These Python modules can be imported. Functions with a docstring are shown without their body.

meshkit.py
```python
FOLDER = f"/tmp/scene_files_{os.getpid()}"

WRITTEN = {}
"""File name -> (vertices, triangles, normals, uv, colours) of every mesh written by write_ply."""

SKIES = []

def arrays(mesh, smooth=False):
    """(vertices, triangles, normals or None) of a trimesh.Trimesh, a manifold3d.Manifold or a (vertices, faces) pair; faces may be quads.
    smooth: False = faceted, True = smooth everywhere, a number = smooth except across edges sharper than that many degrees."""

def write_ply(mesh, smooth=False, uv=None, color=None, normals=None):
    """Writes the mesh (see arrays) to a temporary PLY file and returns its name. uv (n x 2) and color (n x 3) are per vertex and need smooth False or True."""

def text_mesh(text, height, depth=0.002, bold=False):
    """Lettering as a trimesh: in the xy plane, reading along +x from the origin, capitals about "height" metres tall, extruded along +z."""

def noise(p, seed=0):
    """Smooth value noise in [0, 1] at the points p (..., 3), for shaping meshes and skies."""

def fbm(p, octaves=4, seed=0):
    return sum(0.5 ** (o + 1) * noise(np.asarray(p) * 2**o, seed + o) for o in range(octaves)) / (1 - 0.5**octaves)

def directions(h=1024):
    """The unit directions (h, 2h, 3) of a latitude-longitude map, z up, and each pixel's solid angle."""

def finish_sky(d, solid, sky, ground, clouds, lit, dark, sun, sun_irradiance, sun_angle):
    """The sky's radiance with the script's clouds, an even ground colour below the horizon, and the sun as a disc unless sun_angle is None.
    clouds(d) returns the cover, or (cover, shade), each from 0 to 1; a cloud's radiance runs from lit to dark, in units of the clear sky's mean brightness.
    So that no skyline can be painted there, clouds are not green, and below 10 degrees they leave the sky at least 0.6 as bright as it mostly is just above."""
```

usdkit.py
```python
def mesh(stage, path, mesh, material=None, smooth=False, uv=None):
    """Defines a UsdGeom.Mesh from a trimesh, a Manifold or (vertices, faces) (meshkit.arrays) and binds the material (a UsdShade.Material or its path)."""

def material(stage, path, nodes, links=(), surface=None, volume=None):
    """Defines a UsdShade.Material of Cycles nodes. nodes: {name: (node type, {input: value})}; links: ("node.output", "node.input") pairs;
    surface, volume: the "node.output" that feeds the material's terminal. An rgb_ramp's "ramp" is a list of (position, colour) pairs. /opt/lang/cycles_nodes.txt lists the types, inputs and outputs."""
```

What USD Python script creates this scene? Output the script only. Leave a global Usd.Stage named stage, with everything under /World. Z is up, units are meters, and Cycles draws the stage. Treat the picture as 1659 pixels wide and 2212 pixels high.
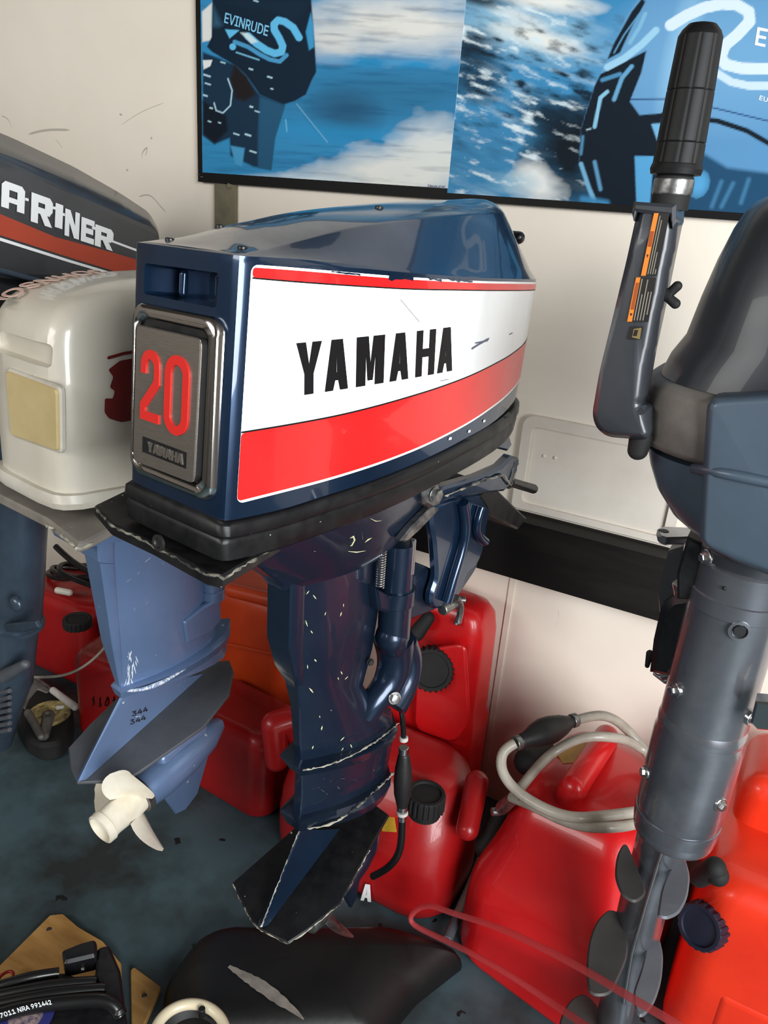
import math, random
import numpy as np, trimesh, manifold3d, usdkit, meshkit
from shapely.geometry import Polygon, LineString, Point, box as sbox
from shapely.ops import unary_union
from scipy.interpolate import PchipInterpolator, CubicSpline
from pxr import Usd, UsdGeom, UsdLux, UsdShade, Gf, Sdf, Vt

stage = Usd.Stage.CreateInMemory()
UsdGeom.SetStageUpAxis(stage, UsdGeom.Tokens.z); UsdGeom.SetStageMetersPerUnit(stage, 1.0)
UsdGeom.Xform.Define(stage, '/World'); UsdGeom.Scope.Define(stage, '/World/Looks')
rng = np.random.default_rng(7)

# ------------------------------------------------------------------ camera, sky, lights
IW, IH, FPX = 1659, 2212, 1662.0
def cam_rot(yaw, pit, rol):
    cy, sy, cp, sp = math.cos(yaw), math.sin(yaw), math.cos(pit), math.sin(pit)
    f = np.array([-sy*cp, cy*cp, -sp]); r = np.array([cy, sy, 0.0]); u = np.cross(r, f)
    c, s = math.cos(rol), math.sin(rol)
    return np.array([c*r+s*u, -s*r+c*u, f])
CM = cam_rot(*np.radians([27.5, 21.6, 4.55])); CC = np.array([0, 0, 1.7])
cam = UsdGeom.Camera.Define(stage, '/World/camera')
cam.CreateFocalLengthAttr(26.0); cam.CreateHorizontalApertureAttr(26.0*IW/FPX); cam.CreateVerticalApertureAttr(26.0*IH/FPX)
cam.CreateClippingRangeAttr(Gf.Vec2f(0.02, 60)); cam.CreateExposureAttr(0.85)
m4 = np.eye(4); m4[0, :3] = CM[0]; m4[1, :3] = CM[1]; m4[2, :3] = -CM[2]; m4[3, :3] = CC
cam.AddTransformOp().Set(Gf.Matrix4d(m4.tolist()))

def rect_light(name, pos, target, w, h, power, col):
    l = UsdLux.RectLight.Define(stage, '/World/'+name)
    l.CreateWidthAttr(w); l.CreateHeightAttr(h); l.CreateIntensityAttr(power); l.CreateColorAttr(Gf.Vec3f(*col)); l.CreateNormalizeAttr(False)
    z = np.array(pos, float)-np.array(target, float); z /= np.linalg.norm(z)
    x = np.cross([0, 0, 1.0], z); x /= np.linalg.norm(x); y = np.cross(z, x)
    m = np.eye(4); m[0, :3] = x; m[1, :3] = y; m[2, :3] = z; m[3, :3] = pos
    l.AddTransformOp().Set(Gf.Matrix4d(m.tolist()))
dome = UsdLux.DomeLight.Define(stage, '/World/daylight_sky'); dome.CreateIntensityAttr(0.28); dome.CreateColorAttr(Gf.Vec3f(0.92, 0.96, 1.0))
rect_light('door_daylight', (2.3, -0.9, 2.0), (-0.7, 1.2, 1.0), 1.7, 2.2, 11.0, (0.95, 0.98, 1.0))
rect_light('window_daylight', (-2.3, -2.0, 2.6), (-1.3, 1.8, 1.3), 2.2, 1.3, 5.0, (1.0, 0.97, 0.92))

# ------------------------------------------------------------------ helpers: pixels of the photograph to places
class Fr:
    """A frame: origin o, rotation R (columns: x, y, z). P(px, axis, value): where the sight line of a photo pixel meets the plane axis = value."""
    def __init__(s, o, deg=(0, 0, 0), R=None):
        s.o = np.array(o, float)
        if R is None:
            a, b, c = np.radians(deg)
            Rz = np.array([[math.cos(a), -math.sin(a), 0], [math.sin(a), math.cos(a), 0], [0, 0, 1]])
            Ry = np.array([[math.cos(b), 0, math.sin(b)], [0, 1, 0], [-math.sin(b), 0, math.cos(b)]])
            Rx = np.array([[1, 0, 0], [0, math.cos(c), -math.sin(c)], [0, math.sin(c), math.cos(c)]])
            R = Rx @ Ry @ Rz
        s.R = np.array(R, float)
    def W(s, l): return s.o + np.asarray(l, float) @ s.R.T
    def L(s, w): return (np.asarray(w, float)-s.o) @ s.R
    def P(s, q, axis, v):
        d = CM.T @ np.array([(q[0]-IW/2)/FPX, -(q[1]-IH/2)/FPX, 1.0])
        n = s.R[:, axis]; o = s.o + n*v
        return s.L(CC + d*((o-CC) @ n)/(d @ n))
    def x(s, q, v=0.0): return s.P(q, 0, v)
    def y(s, q, v=0.0): return s.P(q, 1, v)
    def z(s, q, v=0.0): return s.P(q, 2, v)
G = Fr((0, 0, 0))
def pj(p):
    c = (np.asarray(p, float)-CC) @ CM.T
    return np.stack([IW/2+FPX*c[..., 0]/c[..., 2], IH/2-FPX*c[..., 1]/c[..., 2]], -1)
def unit(v): v = np.asarray(v, float); return v/np.linalg.norm(v)

# ------------------------------------------------------------------ helpers: meshes
def TM(v, f): return trimesh.Trimesh(np.asarray(v, float), np.asarray(f, int), process=False)
def cat(*ms): return trimesh.util.concatenate([m for m in ms])
def fan(poly2):
    v, f = trimesh.creation.triangulate_polygon(poly2, engine='earcut'); return v, f
def loft(rings, cap=True, closed=True):
    """Skin of closed loops with the same number of points."""
    n = len(rings[0]); v = [np.asarray(r, float) for r in rings]; f = []
    for i in range(len(rings)-1):
        for j in range(n if closed else n-1):
            a, b = i*n+j, i*n+(j+1) % n
            f += [[a, b, b+n], [a, b+n, a+n]]
    V = np.vstack(v)
    if cap:
        for k, fl in ((0, True), (len(rings)-1, False)):
            c = len(V); V = np.vstack([V, v[k].mean(0)])
            for j in range(n):
                a, b = k*n+j, k*n+(j+1) % n
                f.append([b, a, c] if fl else [a, b, c])
    return fixn(TM(V, f))
def fixn(m):
    m.merge_vertices(); m.update_faces(m.nondegenerate_faces()); m.remove_unreferenced_vertices()
    trimesh.repair.fix_normals(m, multibody=False)
    return m
def inset(p, d):
    p = np.asarray(p, float); a = np.roll(p, 1, 0); b = np.roll(p, -1, 0)
    e1 = (p-a)/(np.linalg.norm(p-a, axis=1, keepdims=True)+1e-12); e2 = (b-p)/(np.linalg.norm(b-p, axis=1, keepdims=True)+1e-12)
    n1 = np.stack([-e1[:, 1], e1[:, 0]], 1); n2 = np.stack([-e2[:, 1], e2[:, 0]], 1)
    m = n1+n2; k = (m*n1).sum(1, keepdims=True); m = m/np.maximum(k, .45)
    return p+m*d
def ccw(p):
    p = np.asarray(p, float); s = (p[:, 0]*np.roll(p[:, 1], -1)-p[:, 1]*np.roll(p[:, 0], -1)).sum()
    return p if s > 0 else p[::-1]
def rnd(p, r, n=4):
    """Polygon with its corners rounded to radius about r (a number or one for each)."""
    p = np.asarray(p, float); out = []; rr = np.broadcast_to(r, (len(p),))
    for i in range(len(p)):
        a, b, c = p[i-1], p[i], p[(i+1) % len(p)]
        la, lc = np.linalg.norm(a-b), np.linalg.norm(c-b); t = min(rr[i], .48*la, .48*lc)
        if t <= 1e-6: out.append(b); continue
        s, e = b+(a-b)/la*t, b+(c-b)/lc*t
        for k in range(n+1):
            u = k/n; out.append((1-u)**2*s+2*u*(1-u)*b+u*u*e)
    return np.array(out)
def prism(p, t, bev=0.002, holes=()):
    """2D outline extruded from z=0 to z=t, both rims chamfered by bev."""
    p = ccw(p); b = min(bev, t*.45)
    pi = inset(p, b)
    lv = [(pi, 0), (p, b), (p, t-b), (pi, t)] if b > 0 else [(p, 0), (p, t)]
    n = len(p); V = np.vstack([np.c_[q, np.full(n, z)] for q, z in lv]); f = []
    for i in range(len(lv)-1):
        for j in range(n):
            a, c = i*n+j, i*n+(j+1) % n; f += [[a, c, c+n], [a, c+n, a+n]]
    pol = Polygon(lv[0][0])
    if not pol.is_valid: pol = pol.buffer(0)
    cv, cf = fan(pol)
    k = len(V); V = np.vstack([V, np.c_[cv, np.zeros(len(cv))], np.c_[cv, np.full(len(cv), lv[-1][1])]])
    f += [[a+k, c+k, b_+k] for a, b_, c in cf] + [[a+k+len(cv), b_+k+len(cv), c+k+len(cv)] for a, b_, c in cf]
    return fixn(TM(V, f))
def put(m, fr, o=(0, 0, 0), u=(1, 0, 0), v=(0, 1, 0)):
    """Mesh in (u, v, u x v) coordinates of frame fr, moved into the world."""
    u, v = unit(u), unit(v); w = np.cross(u, v); m = m.copy()
    m.vertices = fr.W(np.asarray(o)+m.vertices @ np.array([u, v, w])); return m
def slab(fr, axis, val, px, t, bev=.003, r=0.0, both=False):
    """Outline traced on the plane axis = val of frame fr, given thickness t (towards minus axis, or both ways)."""
    q = np.array([fr.P(p, axis, val) for p in px]); i, j = [(1, 2), (2, 0), (0, 1)][axis]
    p2 = q[:, [i, j]]
    if r: p2 = rnd(ccw(p2), r)
    m = prism(p2, t, bev); z = m.vertices[:, 2]-(t/2 if both else t)
    V = np.zeros((len(z), 3)); V[:, i] = m.vertices[:, 0]; V[:, j] = m.vertices[:, 1]; V[:, axis] = val+z
    m.vertices = fr.W(V); return fixn(m)
def spline(pts, n=40, closed=False):
    pts = np.asarray(pts, float)
    if closed: pts = np.vstack([pts, pts[:1]])
    d = np.r_[0, np.cumsum(np.linalg.norm(np.diff(pts, axis=0), axis=1))]
    s = CubicSpline(d, pts, bc_type='periodic' if closed else 'natural')
    return s(np.linspace(0, d[-1], n, endpoint=not closed))
def tube(path, r, sides=12, closed=False, cap=True):
    p = np.asarray(path, float); n = len(p); r = np.broadcast_to(r, (n,))
    t = np.roll(p, -1, 0)-np.roll(p, 1, 0) if closed else np.gradient(p, axis=0)
    t /= np.linalg.norm(t, axis=1, keepdims=True)+1e-12
    a = np.cross(t[0], [0, 0, 1.0] if abs(t[0][2]) < .9 else [1.0, 0, 0]); a /= np.linalg.norm(a); A_ = []
    for k in range(n):
        a = a-t[k]*(a @ t[k]); a /= np.linalg.norm(a); A_.append(a)
    A_ = np.array(A_); B_ = np.cross(t, A_); th = np.arange(sides)*2*np.pi/sides
    rings = [p[k]+r[k]*(np.cos(th)[:, None]*A_[k]+np.sin(th)[:, None]*B_[k]) for k in range(n)]
    if closed: rings.append(rings[0]); return loft(rings, cap=False)
    return loft(rings, cap=cap)
def lathe(prof, o, d, sides=32, up=None):
    """Profile of (radius, height) turned about the axis through o along d."""
    d = unit(d); a = unit(np.cross(d, up if up is not None else ([0, 0, 1.0] if abs(d[2]) < .9 else [1.0, 0, 0]))); b = np.cross(d, a)
    th = np.arange(sides)*2*np.pi/sides; o = np.asarray(o, float)
    return loft([o+d*h+max(r, 1e-5)*(np.cos(th)[:, None]*a+np.sin(th)[:, None]*b) for r, h in prof])
def cyl(a, b, r, bev=0.0012, sides=24):
    a, b = np.asarray(a, float), np.asarray(b, float); h = np.linalg.norm(b-a); c = min(bev, r*.4, h*.4)
    return lathe([(r-c, 0), (r, c), (r, h-c), (r-c, h)], a, b-a, sides)
def ball(o, r, s=(1, 1, 1), n=2):
    m = trimesh.creation.icosphere(n, r); m.vertices = m.vertices*np.asarray(s)+np.asarray(o); return m
def hexbolt(o, d, r=.007, h=.006):
    o = np.asarray(o, float); d = unit(d)
    return cat(lathe([(r*1.25, 0), (r*1.25, .0015), (r*1.2, .002)], o, d, 20), lathe([(r, .002), (r, h), (r*.8, h+.0012)], o, d, 6))
def man(m):
    m = m.copy(); m.merge_vertices()
    return manifold3d.Manifold(manifold3d.Mesh(np.asarray(m.vertices, np.float32), np.asarray(m.faces, np.uint32)))
def unman(k):
    q = k.to_mesh(); return trimesh.Trimesh(q.vert_properties[:, :3].astype(float), q.tri_verts.astype(int), process=False)
def hull(*sph, seg=20):
    """Convex hull of spheres (centre, radius)."""
    pts = np.vstack([trimesh.creation.icosphere(2, r).vertices+np.asarray(c) for c, r in sph])
    return trimesh.convex.convex_hull(pts)
def chain(pts, rad):
    """Limb: hulls of successive spheres joined into one solid."""
    k = None
    for i in range(len(pts)-1):
        h = man(hull((pts[i], rad[i]), (pts[i+1], rad[i+1]))); k = h if k is None else k+h
    return unman(k)
def rbox(c, half, r, R=None, n=5):
    """Rounded box."""
    r = min(r, min(half)*.98); s = trimesh.creation.icosphere(2, r).vertices
    pts = np.vstack([s+np.array([sx*(half[0]-r), sy*(half[1]-r), sz*(half[2]-r)]) for sx in (-1, 1) for sy in (-1, 1) for sz in (-1, 1)])
    m = trimesh.convex.convex_hull(pts)
    if R is not None: m.vertices = m.vertices @ np.asarray(R).T
    m.vertices = m.vertices+np.asarray(c); return m
def roundrect(hx, hy, r, n=6):
    r = min(r, hx*.99, hy*.99); out = []
    for cx, cy, a0 in ((hx-r, hy-r, 0), (-hx+r, hy-r, 90), (-hx+r, -hy+r, 180), (hx-r, -hy+r, 270)):
        for k in range(n+1):
            a = math.radians(a0+90*k/n); out.append((cx+r*math.cos(a), cy+r*math.sin(a)))
    return np.array(out)
def finer(m, edge):
    v, f = trimesh.remesh.subdivide_to_size(m.vertices, m.faces, edge, max_iter=12); return TM(v, f)

def hit(m, q):
    """Nearest point and normal where the sight line of photo pixel q meets mesh m, or None."""
    d = unit(CM.T @ np.array([(q[0]-IW/2)/FPX, -(q[1]-IH/2)/FPX, 1.0])); t = m.triangles; e1, e2 = t[:, 1]-t[:, 0], t[:, 2]-t[:, 0]; p = np.cross(d, e2); a = (e1*p).sum(1); a = np.where(np.abs(a) < 1e-12, 1e-12, a)
    s = CC-t[:, 0]; u = (s*p).sum(1)/a; k = np.cross(s, e1); v = (k @ d)/a; r = (e2*k).sum(1)/a; ok = (u >= 0) & (v >= 0) & (u+v <= 1) & (r > 0)
    if not ok.any(): return None
    i = np.argmin(np.where(ok, r, 1e9)); n = m.face_normals[i]; return CC+d*r[i], n if n @ d < 0 else -n
def mark(T_, parent, px, r, m, name='paint_chip', label=None):
    """A thin streak of paint or bare metal that follows the surface seen at the pixels px."""
    h = [hit(parent.mesh, q) for q in px]; h = [x for x in h if x]
    if len(h) >= 2:
        P = np.array([x[0]-x[1]*r*.45 for x in h]); n = len(P); T_.add(name, tube(P, r*np.r_[.5, np.ones(max(n-2, 0)), .5][:n], 7), m, parent, label=label)

# ------------------------------------------------------------------ helpers: materials
def lin(*c):
    c = np.array(c, float)/255.0
    return tuple(np.where(c <= .04045, c/12.92, ((c+.055)/1.055)**2.4))
MT = {}
def mat(name, col, rough=.4, metal=0.0, coat=0.0, col2=None, scale=12.0, bal=(.4, .65), bump=0.0, bscale=60.0, chip=None, flake=0.0, sub=0.0, trans=0.0, ior=1.5, rvar=0.0, stretch=None, chip2=None, spec=.5):
    """Painted or moulded surface: two tones blended by noise, fine relief, and chips of another colour."""
    n = {'p': ('principled_bsdf', {'base_color': col, 'roughness': rough, 'metallic': metal, 'coat_weight': coat, 'coat_roughness': .04, 'transmission_weight': trans, 'ior': ior, 'subsurface_weight': sub, 'subsurface_scale': .01, 'subsurface_radius': (1, .25, .1), 'specular_ior_level': spec}),
         'tc': ('texture_coordinate', {})}
    ln = []; src = None; vec = 'tc.object'
    if stretch: n['mp'] = ('mapping', {'scale': stretch, 'mapping_type': 'point'}); ln.append(('tc.object', 'mp.vector')); vec = 'mp.vector'
    if col2 is not None:
        n['n1'] = ('noise_texture', {'scale': scale, 'detail': 5.0, 'roughness': .6}); ln.append((vec, 'n1.vector'))
        n['r1'] = ('rgb_ramp', {'ramp': [(bal[0], col), (bal[1], col2)]}); ln.append(('n1.fac', 'r1.fac')); src = 'r1.color'
    for i, ch in enumerate([c for c in (chip, chip2) if c]):
        cc, sc, th = ch
        n[f'n2{i}'] = ('noise_texture', {'scale': sc, 'detail': 3.0, 'roughness': .55}); ln.append((vec, f'n2{i}.vector'))
        n[f'r2{i}'] = ('rgb_ramp', {'ramp': [(th, (0, 0, 0)), (min(th+.012, .999), (1, 1, 1))]}); ln.append((f'n2{i}.fac', f'r2{i}.fac'))
        n[f'mx{i}'] = ('mix_color', {'a': col, 'b': cc}); ln.append((f'r2{i}.color', f'mx{i}.fac'))
        if src: ln.append((src, f'mx{i}.a'))
        src = f'mx{i}.result'
    if src: ln.append((src, 'p.base_color'))
    if rvar:
        n['n3'] = ('noise_texture', {'scale': scale*2, 'detail': 4.0}); ln.append((vec, 'n3.vector'))
        n['mr'] = ('map_range', {'from_min': .3, 'from_max': .7, 'to_min': max(rough-rvar, .02), 'to_max': rough+rvar}); ln += [('n3.fac', 'mr.value'), ('mr.result', 'p.roughness')]
    if bump:
        n['nb'] = ('noise_texture', {'scale': bscale, 'detail': 4.0}); ln.append((vec, 'nb.vector'))
        n['bp'] = ('bump', {'strength': bump, 'distance': .002}); ln += [('nb.fac', 'bp.height'), ('bp.normal', 'p.normal')]
    MT[name] = usdkit.material(stage, '/World/Looks/'+name, n, ln, surface='p.BSDF'); return MT[name]

# ------------------------------------------------------------------ helpers: things
USED = {}
def free(base):
    k = USED.get(base, 0); USED[base] = k+1
    return base if k == 0 else f'{base}_{k:03d}'
class Part:
    def __init__(s, name, mesh, m, parent, smooth, label, kind, cd): s.name, s.mesh, s.m, s.parent, s.smooth, s.label, s.kind, s.cd = name, mesh, m, parent, smooth, label, kind, cd
class Thing:
    def __init__(s, name, label, category, group=None): s.name, s.label, s.category, s.group, s.parts = name, label, category, group, []
    def add(s, name, mesh, m, parent=None, smooth=35, label=None, kind=None, cd=None):
        p = Part(name, mesh, m, parent, smooth, label, kind, cd); s.parts.append(p); return p
    def done(s, base=None):
        V = np.vstack([p.mesh.vertices for p in s.parts]); lo, hi = V.min(0), V.max(0)
        b = np.array(base if base is not None else [(lo[0]+hi[0])/2, (lo[1]+hi[1])/2, lo[2]])
        path = '/World/'+free(s.name); x = UsdGeom.Xform.Define(stage, path); x.AddTranslateOp().Set(Gf.Vec3d(*b.tolist()))
        tag(x.GetPrim(), s.label, s.category, s.group)
        seen = {}
        for p in s.parts:
            root = path if p.parent is None else p.parent.path
            k = seen.get((root, p.name), 0); seen[(root, p.name)] = k+1
            p.path = f'{root}/{p.name}' + (f'_{k:03d}' if k else '')
            emit(p.path, p.mesh, p.m, p.smooth, b, p.cd)
            pr = stage.GetPrimAtPath(p.path)
            if p.label: pr.SetCustomDataByKey('label', p.label)
            if p.kind: pr.SetCustomDataByKey('kind', p.kind)
        return path
def split_normals(m, deg):
    """Vertices, triangles and normals: smooth except across edges sharper than deg."""
    v, f = np.asarray(m.vertices, float), np.asarray(m.faces, int)
    key = np.unique(np.round(v/1e-6).astype(np.int64), axis=0, return_inverse=True)[1].ravel()
    fv = key[f]; N = np.cross(v[f[:, 1]]-v[f[:, 0]], v[f[:, 2]]-v[f[:, 0]]); un = N/(np.linalg.norm(N, axis=1, keepdims=True)+1e-30)
    cv = fv.ravel(); cf = np.repeat(np.arange(len(f)), 3); o = np.argsort(cv, kind='stable'); cnt = np.bincount(cv); st = np.r_[0, np.cumsum(cnt)[:-1]]
    d = cnt[cv]; tot = d.sum(); a = np.repeat(np.arange(len(cv)), d); b = o[np.repeat(st[cv], d)+np.arange(tot)-np.repeat(np.cumsum(d)-d, d)]
    ok = (un[cf[a]]*un[cf[b]]).sum(1) > math.cos(math.radians(deg))
    n = np.zeros((len(cv), 3))
    for k in range(3): n[:, k] = np.bincount(a[ok], weights=N[cf[b[ok]], k], minlength=len(cv))
    n /= np.linalg.norm(n, axis=1, keepdims=True)+1e-30; n = np.where(np.abs(n).sum(1, keepdims=True) > .1, n, un[cf])
    q, first, inv = np.unique(np.c_[f.ravel(), np.round(n*500).astype(int)], axis=0, return_index=True, return_inverse=True)
    return v[f.ravel()[first]], inv.reshape(-1, 3), n[first]
def emit(path, mesh, m, smooth, b=(0, 0, 0), cd=None):
    mm = mesh.copy(); mm.vertices = mm.vertices-np.asarray(b); m = MT[m] if isinstance(m, str) else m
    if smooth and cd is None:
        v, f, n = split_normals(mm, smooth)
        g = usdkit.mesh(stage, path, (v, f), m)
        g.CreateNormalsAttr(Vt.Vec3fArray.FromNumpy(n.astype(np.float32))); g.SetNormalsInterpolation('vertex')
    else: g = usdkit.mesh(stage, path, mm, m)
    if cd is not None:
        UsdGeom.PrimvarsAPI(g).CreatePrimvar('Cd', Sdf.ValueTypeNames.Color3fArray, 'vertex').Set(Vt.Vec3fArray.FromNumpy(np.asarray(cd, np.float32)))
    return g
def tag(pr, label=None, category=None, group=None, kind=None):
    for k, v in (('label', label), ('category', category), ('group', group), ('kind', kind)):
        if v: pr.SetCustomDataByKey(k, v)
def single(name, mesh, m, label, category=None, group=None, kind=None, smooth=35):
    path = '/World/'+free(name); emit(path, mesh, m, smooth); tag(stage.GetPrimAtPath(path), label, category, group, kind); return path
# ------------------------------------------------------------------ materials
BK = lin(12, 12, 14); PALE = lin(205, 200, 178)
mat('navy', lin(29, 53, 82), .25, .55, .7, lin(22, 42, 66), 6.0, (.3, .7), rvar=.05)
mat('navy_leg', lin(33, 49, 71), .32, .55, .4, lin(28, 42, 62), 7.0, (.3, .7), chip=(PALE, 48.0, .77), chip2=(BK, 30.0, .73), bump=.12, bscale=25.0, rvar=.08)
mat('blue_leg', lin(112, 136, 174), .36, .35, .3, lin(94, 118, 156), 7.0, (.3, .7), chip=(lin(200, 212, 226), 40.0, .725), bump=.1, bscale=25.0, rvar=.08)
mat('black_pan', lin(18, 18, 20), .42, 0, 0, lin(25, 25, 26), 18.0, chip=(PALE, 85.0, .735), rvar=.1, spec=.35)
mat('rubber', lin(24, 24, 25), .5, 0, 0, lin(34, 33, 32), 25.0, bump=.2, bscale=90)
mat('black_plastic', lin(17, 17, 19), .38, 0, .1, lin(26, 26, 28), 20.0, rvar=.08)
mat('matte_black', lin(13, 13, 14), .75, 0, 0, lin(24, 23, 23), 14.0, bump=.25, bscale=60)
mat('worn_edge', lin(166, 162, 146), .6, .1, 0, lin(40, 41, 42), 20.0, (.46, .60), bump=.4, bscale=80)
mat('bare_metal', lin(150, 150, 148), .36, .9, 0, lin(92, 92, 94), 40.0, bump=.3, bscale=90)
mat('steel', lin(190, 190, 190), .25, 1.0)
mat('chrome', lin(238, 234, 230), .14, 1.0)
mat('brushed', lin(168, 160, 150), .3, .85, 0, lin(146, 139, 131), 60.0, stretch=(1, 1, 40))
mat('decal_white', lin(244, 246, 246), .28, 0, .5, lin(238, 240, 240), 6.0)
mat('decal_red', lin(225, 34, 34), .3, 0, .5, lin(214, 28, 30), 8.0)
mat('decal_black', lin(17, 15, 17), .5, spec=.25)
mat('chip_pale', lin(208, 206, 160), .55)
mat('chip_white', lin(214, 220, 226), .55)
mat('scratch_grey', lin(96, 98, 120), .5)
mat('digit_red', lin(214, 40, 34), .3, 0, .4)
mat('wall_paint', lin(240, 232, 218), .62, 0, 0, lin(231, 221, 206), 1.3, (.35, .7), bump=.1, bscale=14.0, chip=(lin(150, 140, 128), 9.0, .80))
mat('beam_black', lin(13, 12, 11), .6, 0, 0, lin(32, 31, 28), 9.0, (.5, .72), bump=.3, bscale=40, stretch=(.15, 1, 1), spec=.25)
mat('deep_black', lin(9, 9, 10), .6)
mat('floor_paint', lin(66, 87, 94), .5, 0, 0, lin(38, 44, 44), 3.2, (.42, .64), bump=.15, bscale=30, chip=(lin(16, 18, 20), 11.0, .70), rvar=.12)

mat('ceiling_board', lin(70, 62, 54), .7, 0, 0, lin(56, 50, 44), 4.0)
mat('wall_grey', lin(112, 106, 98), .7, 0, 0, lin(98, 92, 86), 2.0)
# ------------------------------------------------------------------ the setting
WY = 1.9
def quad(pts): return TM(pts, [[0, 1, 2], [0, 2, 3]])
def grid_box(lo, hi): return trimesh.creation.box(bounds=[lo, hi])
single('floor', grid_box((-4.2, -3.2, -.05), (3.0, WY+.1, 0)), 'floor_paint', 'blue-grey painted workshop floor with dark oil stains', 'floor', kind='structure', smooth=False)
mat('scuff_grey', lin(186, 179, 167), .7)
def scuff(k, px, w):
    P = np.array([G.y(q, WY-.0002) for q in px]); P = spline(P, 4*len(P)); ww = w*np.r_[.3, np.ones(len(P)-2), .3]; V = np.vstack([P+np.c_[0*ww, 0*ww, ww], P-np.c_[0*ww, 0*ww, ww]]); n = len(P); f = []
    for i in range(n-1): f += [[i, n+i, n+i+1], [i, n+i+1, i+1]]
    emit('/World/wall_back/scuff_mark'+(f'_{k:03d}' if k else ''), TM(V, f), 'scuff_grey', False)
for k, (px, w) in enumerate((([(62, 290), (95, 282), (150, 281)], .0035), ([(3, 250), (20, 262), (25, 276)], .0018), ([(306, 345), (309, 328), (318, 320), (314, 336)], .003), ([(300, 425), (325, 423), (342, 440), (358, 458)], .002), ([(262, 270), (300, 245), (355, 222)], .0009), ([(311, 360), (313, 400)], .0012), ([(120, 300), (135, 320)], .001), ([(1205, 1318), (1207, 1335), (1202, 1352)], .0012), ([(258, 247), (264, 248)], .003), ([(273, 367), (277, 368)], .003), ([(325, 298), (329, 299)], .003))): scuff(k, px, w)
single('ceiling', grid_box((-4.2, -3.2, 2.9), (3.0, WY, 3.0)), 'ceiling_board', 'dark workshop ceiling boards', 'ceiling', kind='structure', smooth=False)
single('wall_left', grid_box((-4.3, -3.2, 0), (-4.2, WY, 3.0)), 'wall_grey', 'grey side wall of the workshop', 'wall', kind='structure', smooth=False)
single('wall_front', grid_box((-4.2, -3.3, 0), (3.0, -3.2, 3.0)), 'wall_grey', 'grey wall behind the camera', 'wall', kind='structure', smooth=False)
single('wall_right', grid_box((3.0, -3.2, 0), (3.1, WY, 3.0)), 'wall_grey', 'grey right side wall of the workshop', 'wall', kind='structure', smooth=False)
single('wall_back', grid_box((-4.2, WY, 0), (3.0, WY+.1, 3.0)), 'wall_paint', 'cream painted wall behind the outboard motors', 'wall', kind='structure', smooth=False)

# ------------------------------------------------------------------ the blue 20 motor
A = Fr((-.617, .731, 1.295), (-10, .3, -4.6)); XC = -.1075
hw_ = PchipInterpolator([0, .1, .2, .3, .4, .5, .58, .65, .70, .735, .76, .775], [.1075, .122, .136, .147, .154, .157, .155, .146, .130, .105, .07, .0])
HW = lambda y: hw_(np.clip(y, 0, .775))
ZB = PchipInterpolator([0, .086, .166, .257, .362, .485, .608, .70, .775], [0, .004, .015, .028, .047, .074, .109, .138, .155])
ZS = PchipInterpolator([0, .128, .254, .415, .7, .775], [.335, .340, .342, .346, .357, .358])
def side_pt(y, z, off=0.0):
    y = np.asarray(y, float); h = HW(y); k = (HW(y+.004)-HW(y-.004))/.008
    n = np.stack([np.ones_like(y), -k], -1); n /= np.linalg.norm(n, axis=-1, keepdims=True)
    return np.stack([XC+h+n[..., 0]*off, y+n[..., 1]*off, np.asarray(z, float)], -1)
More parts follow.
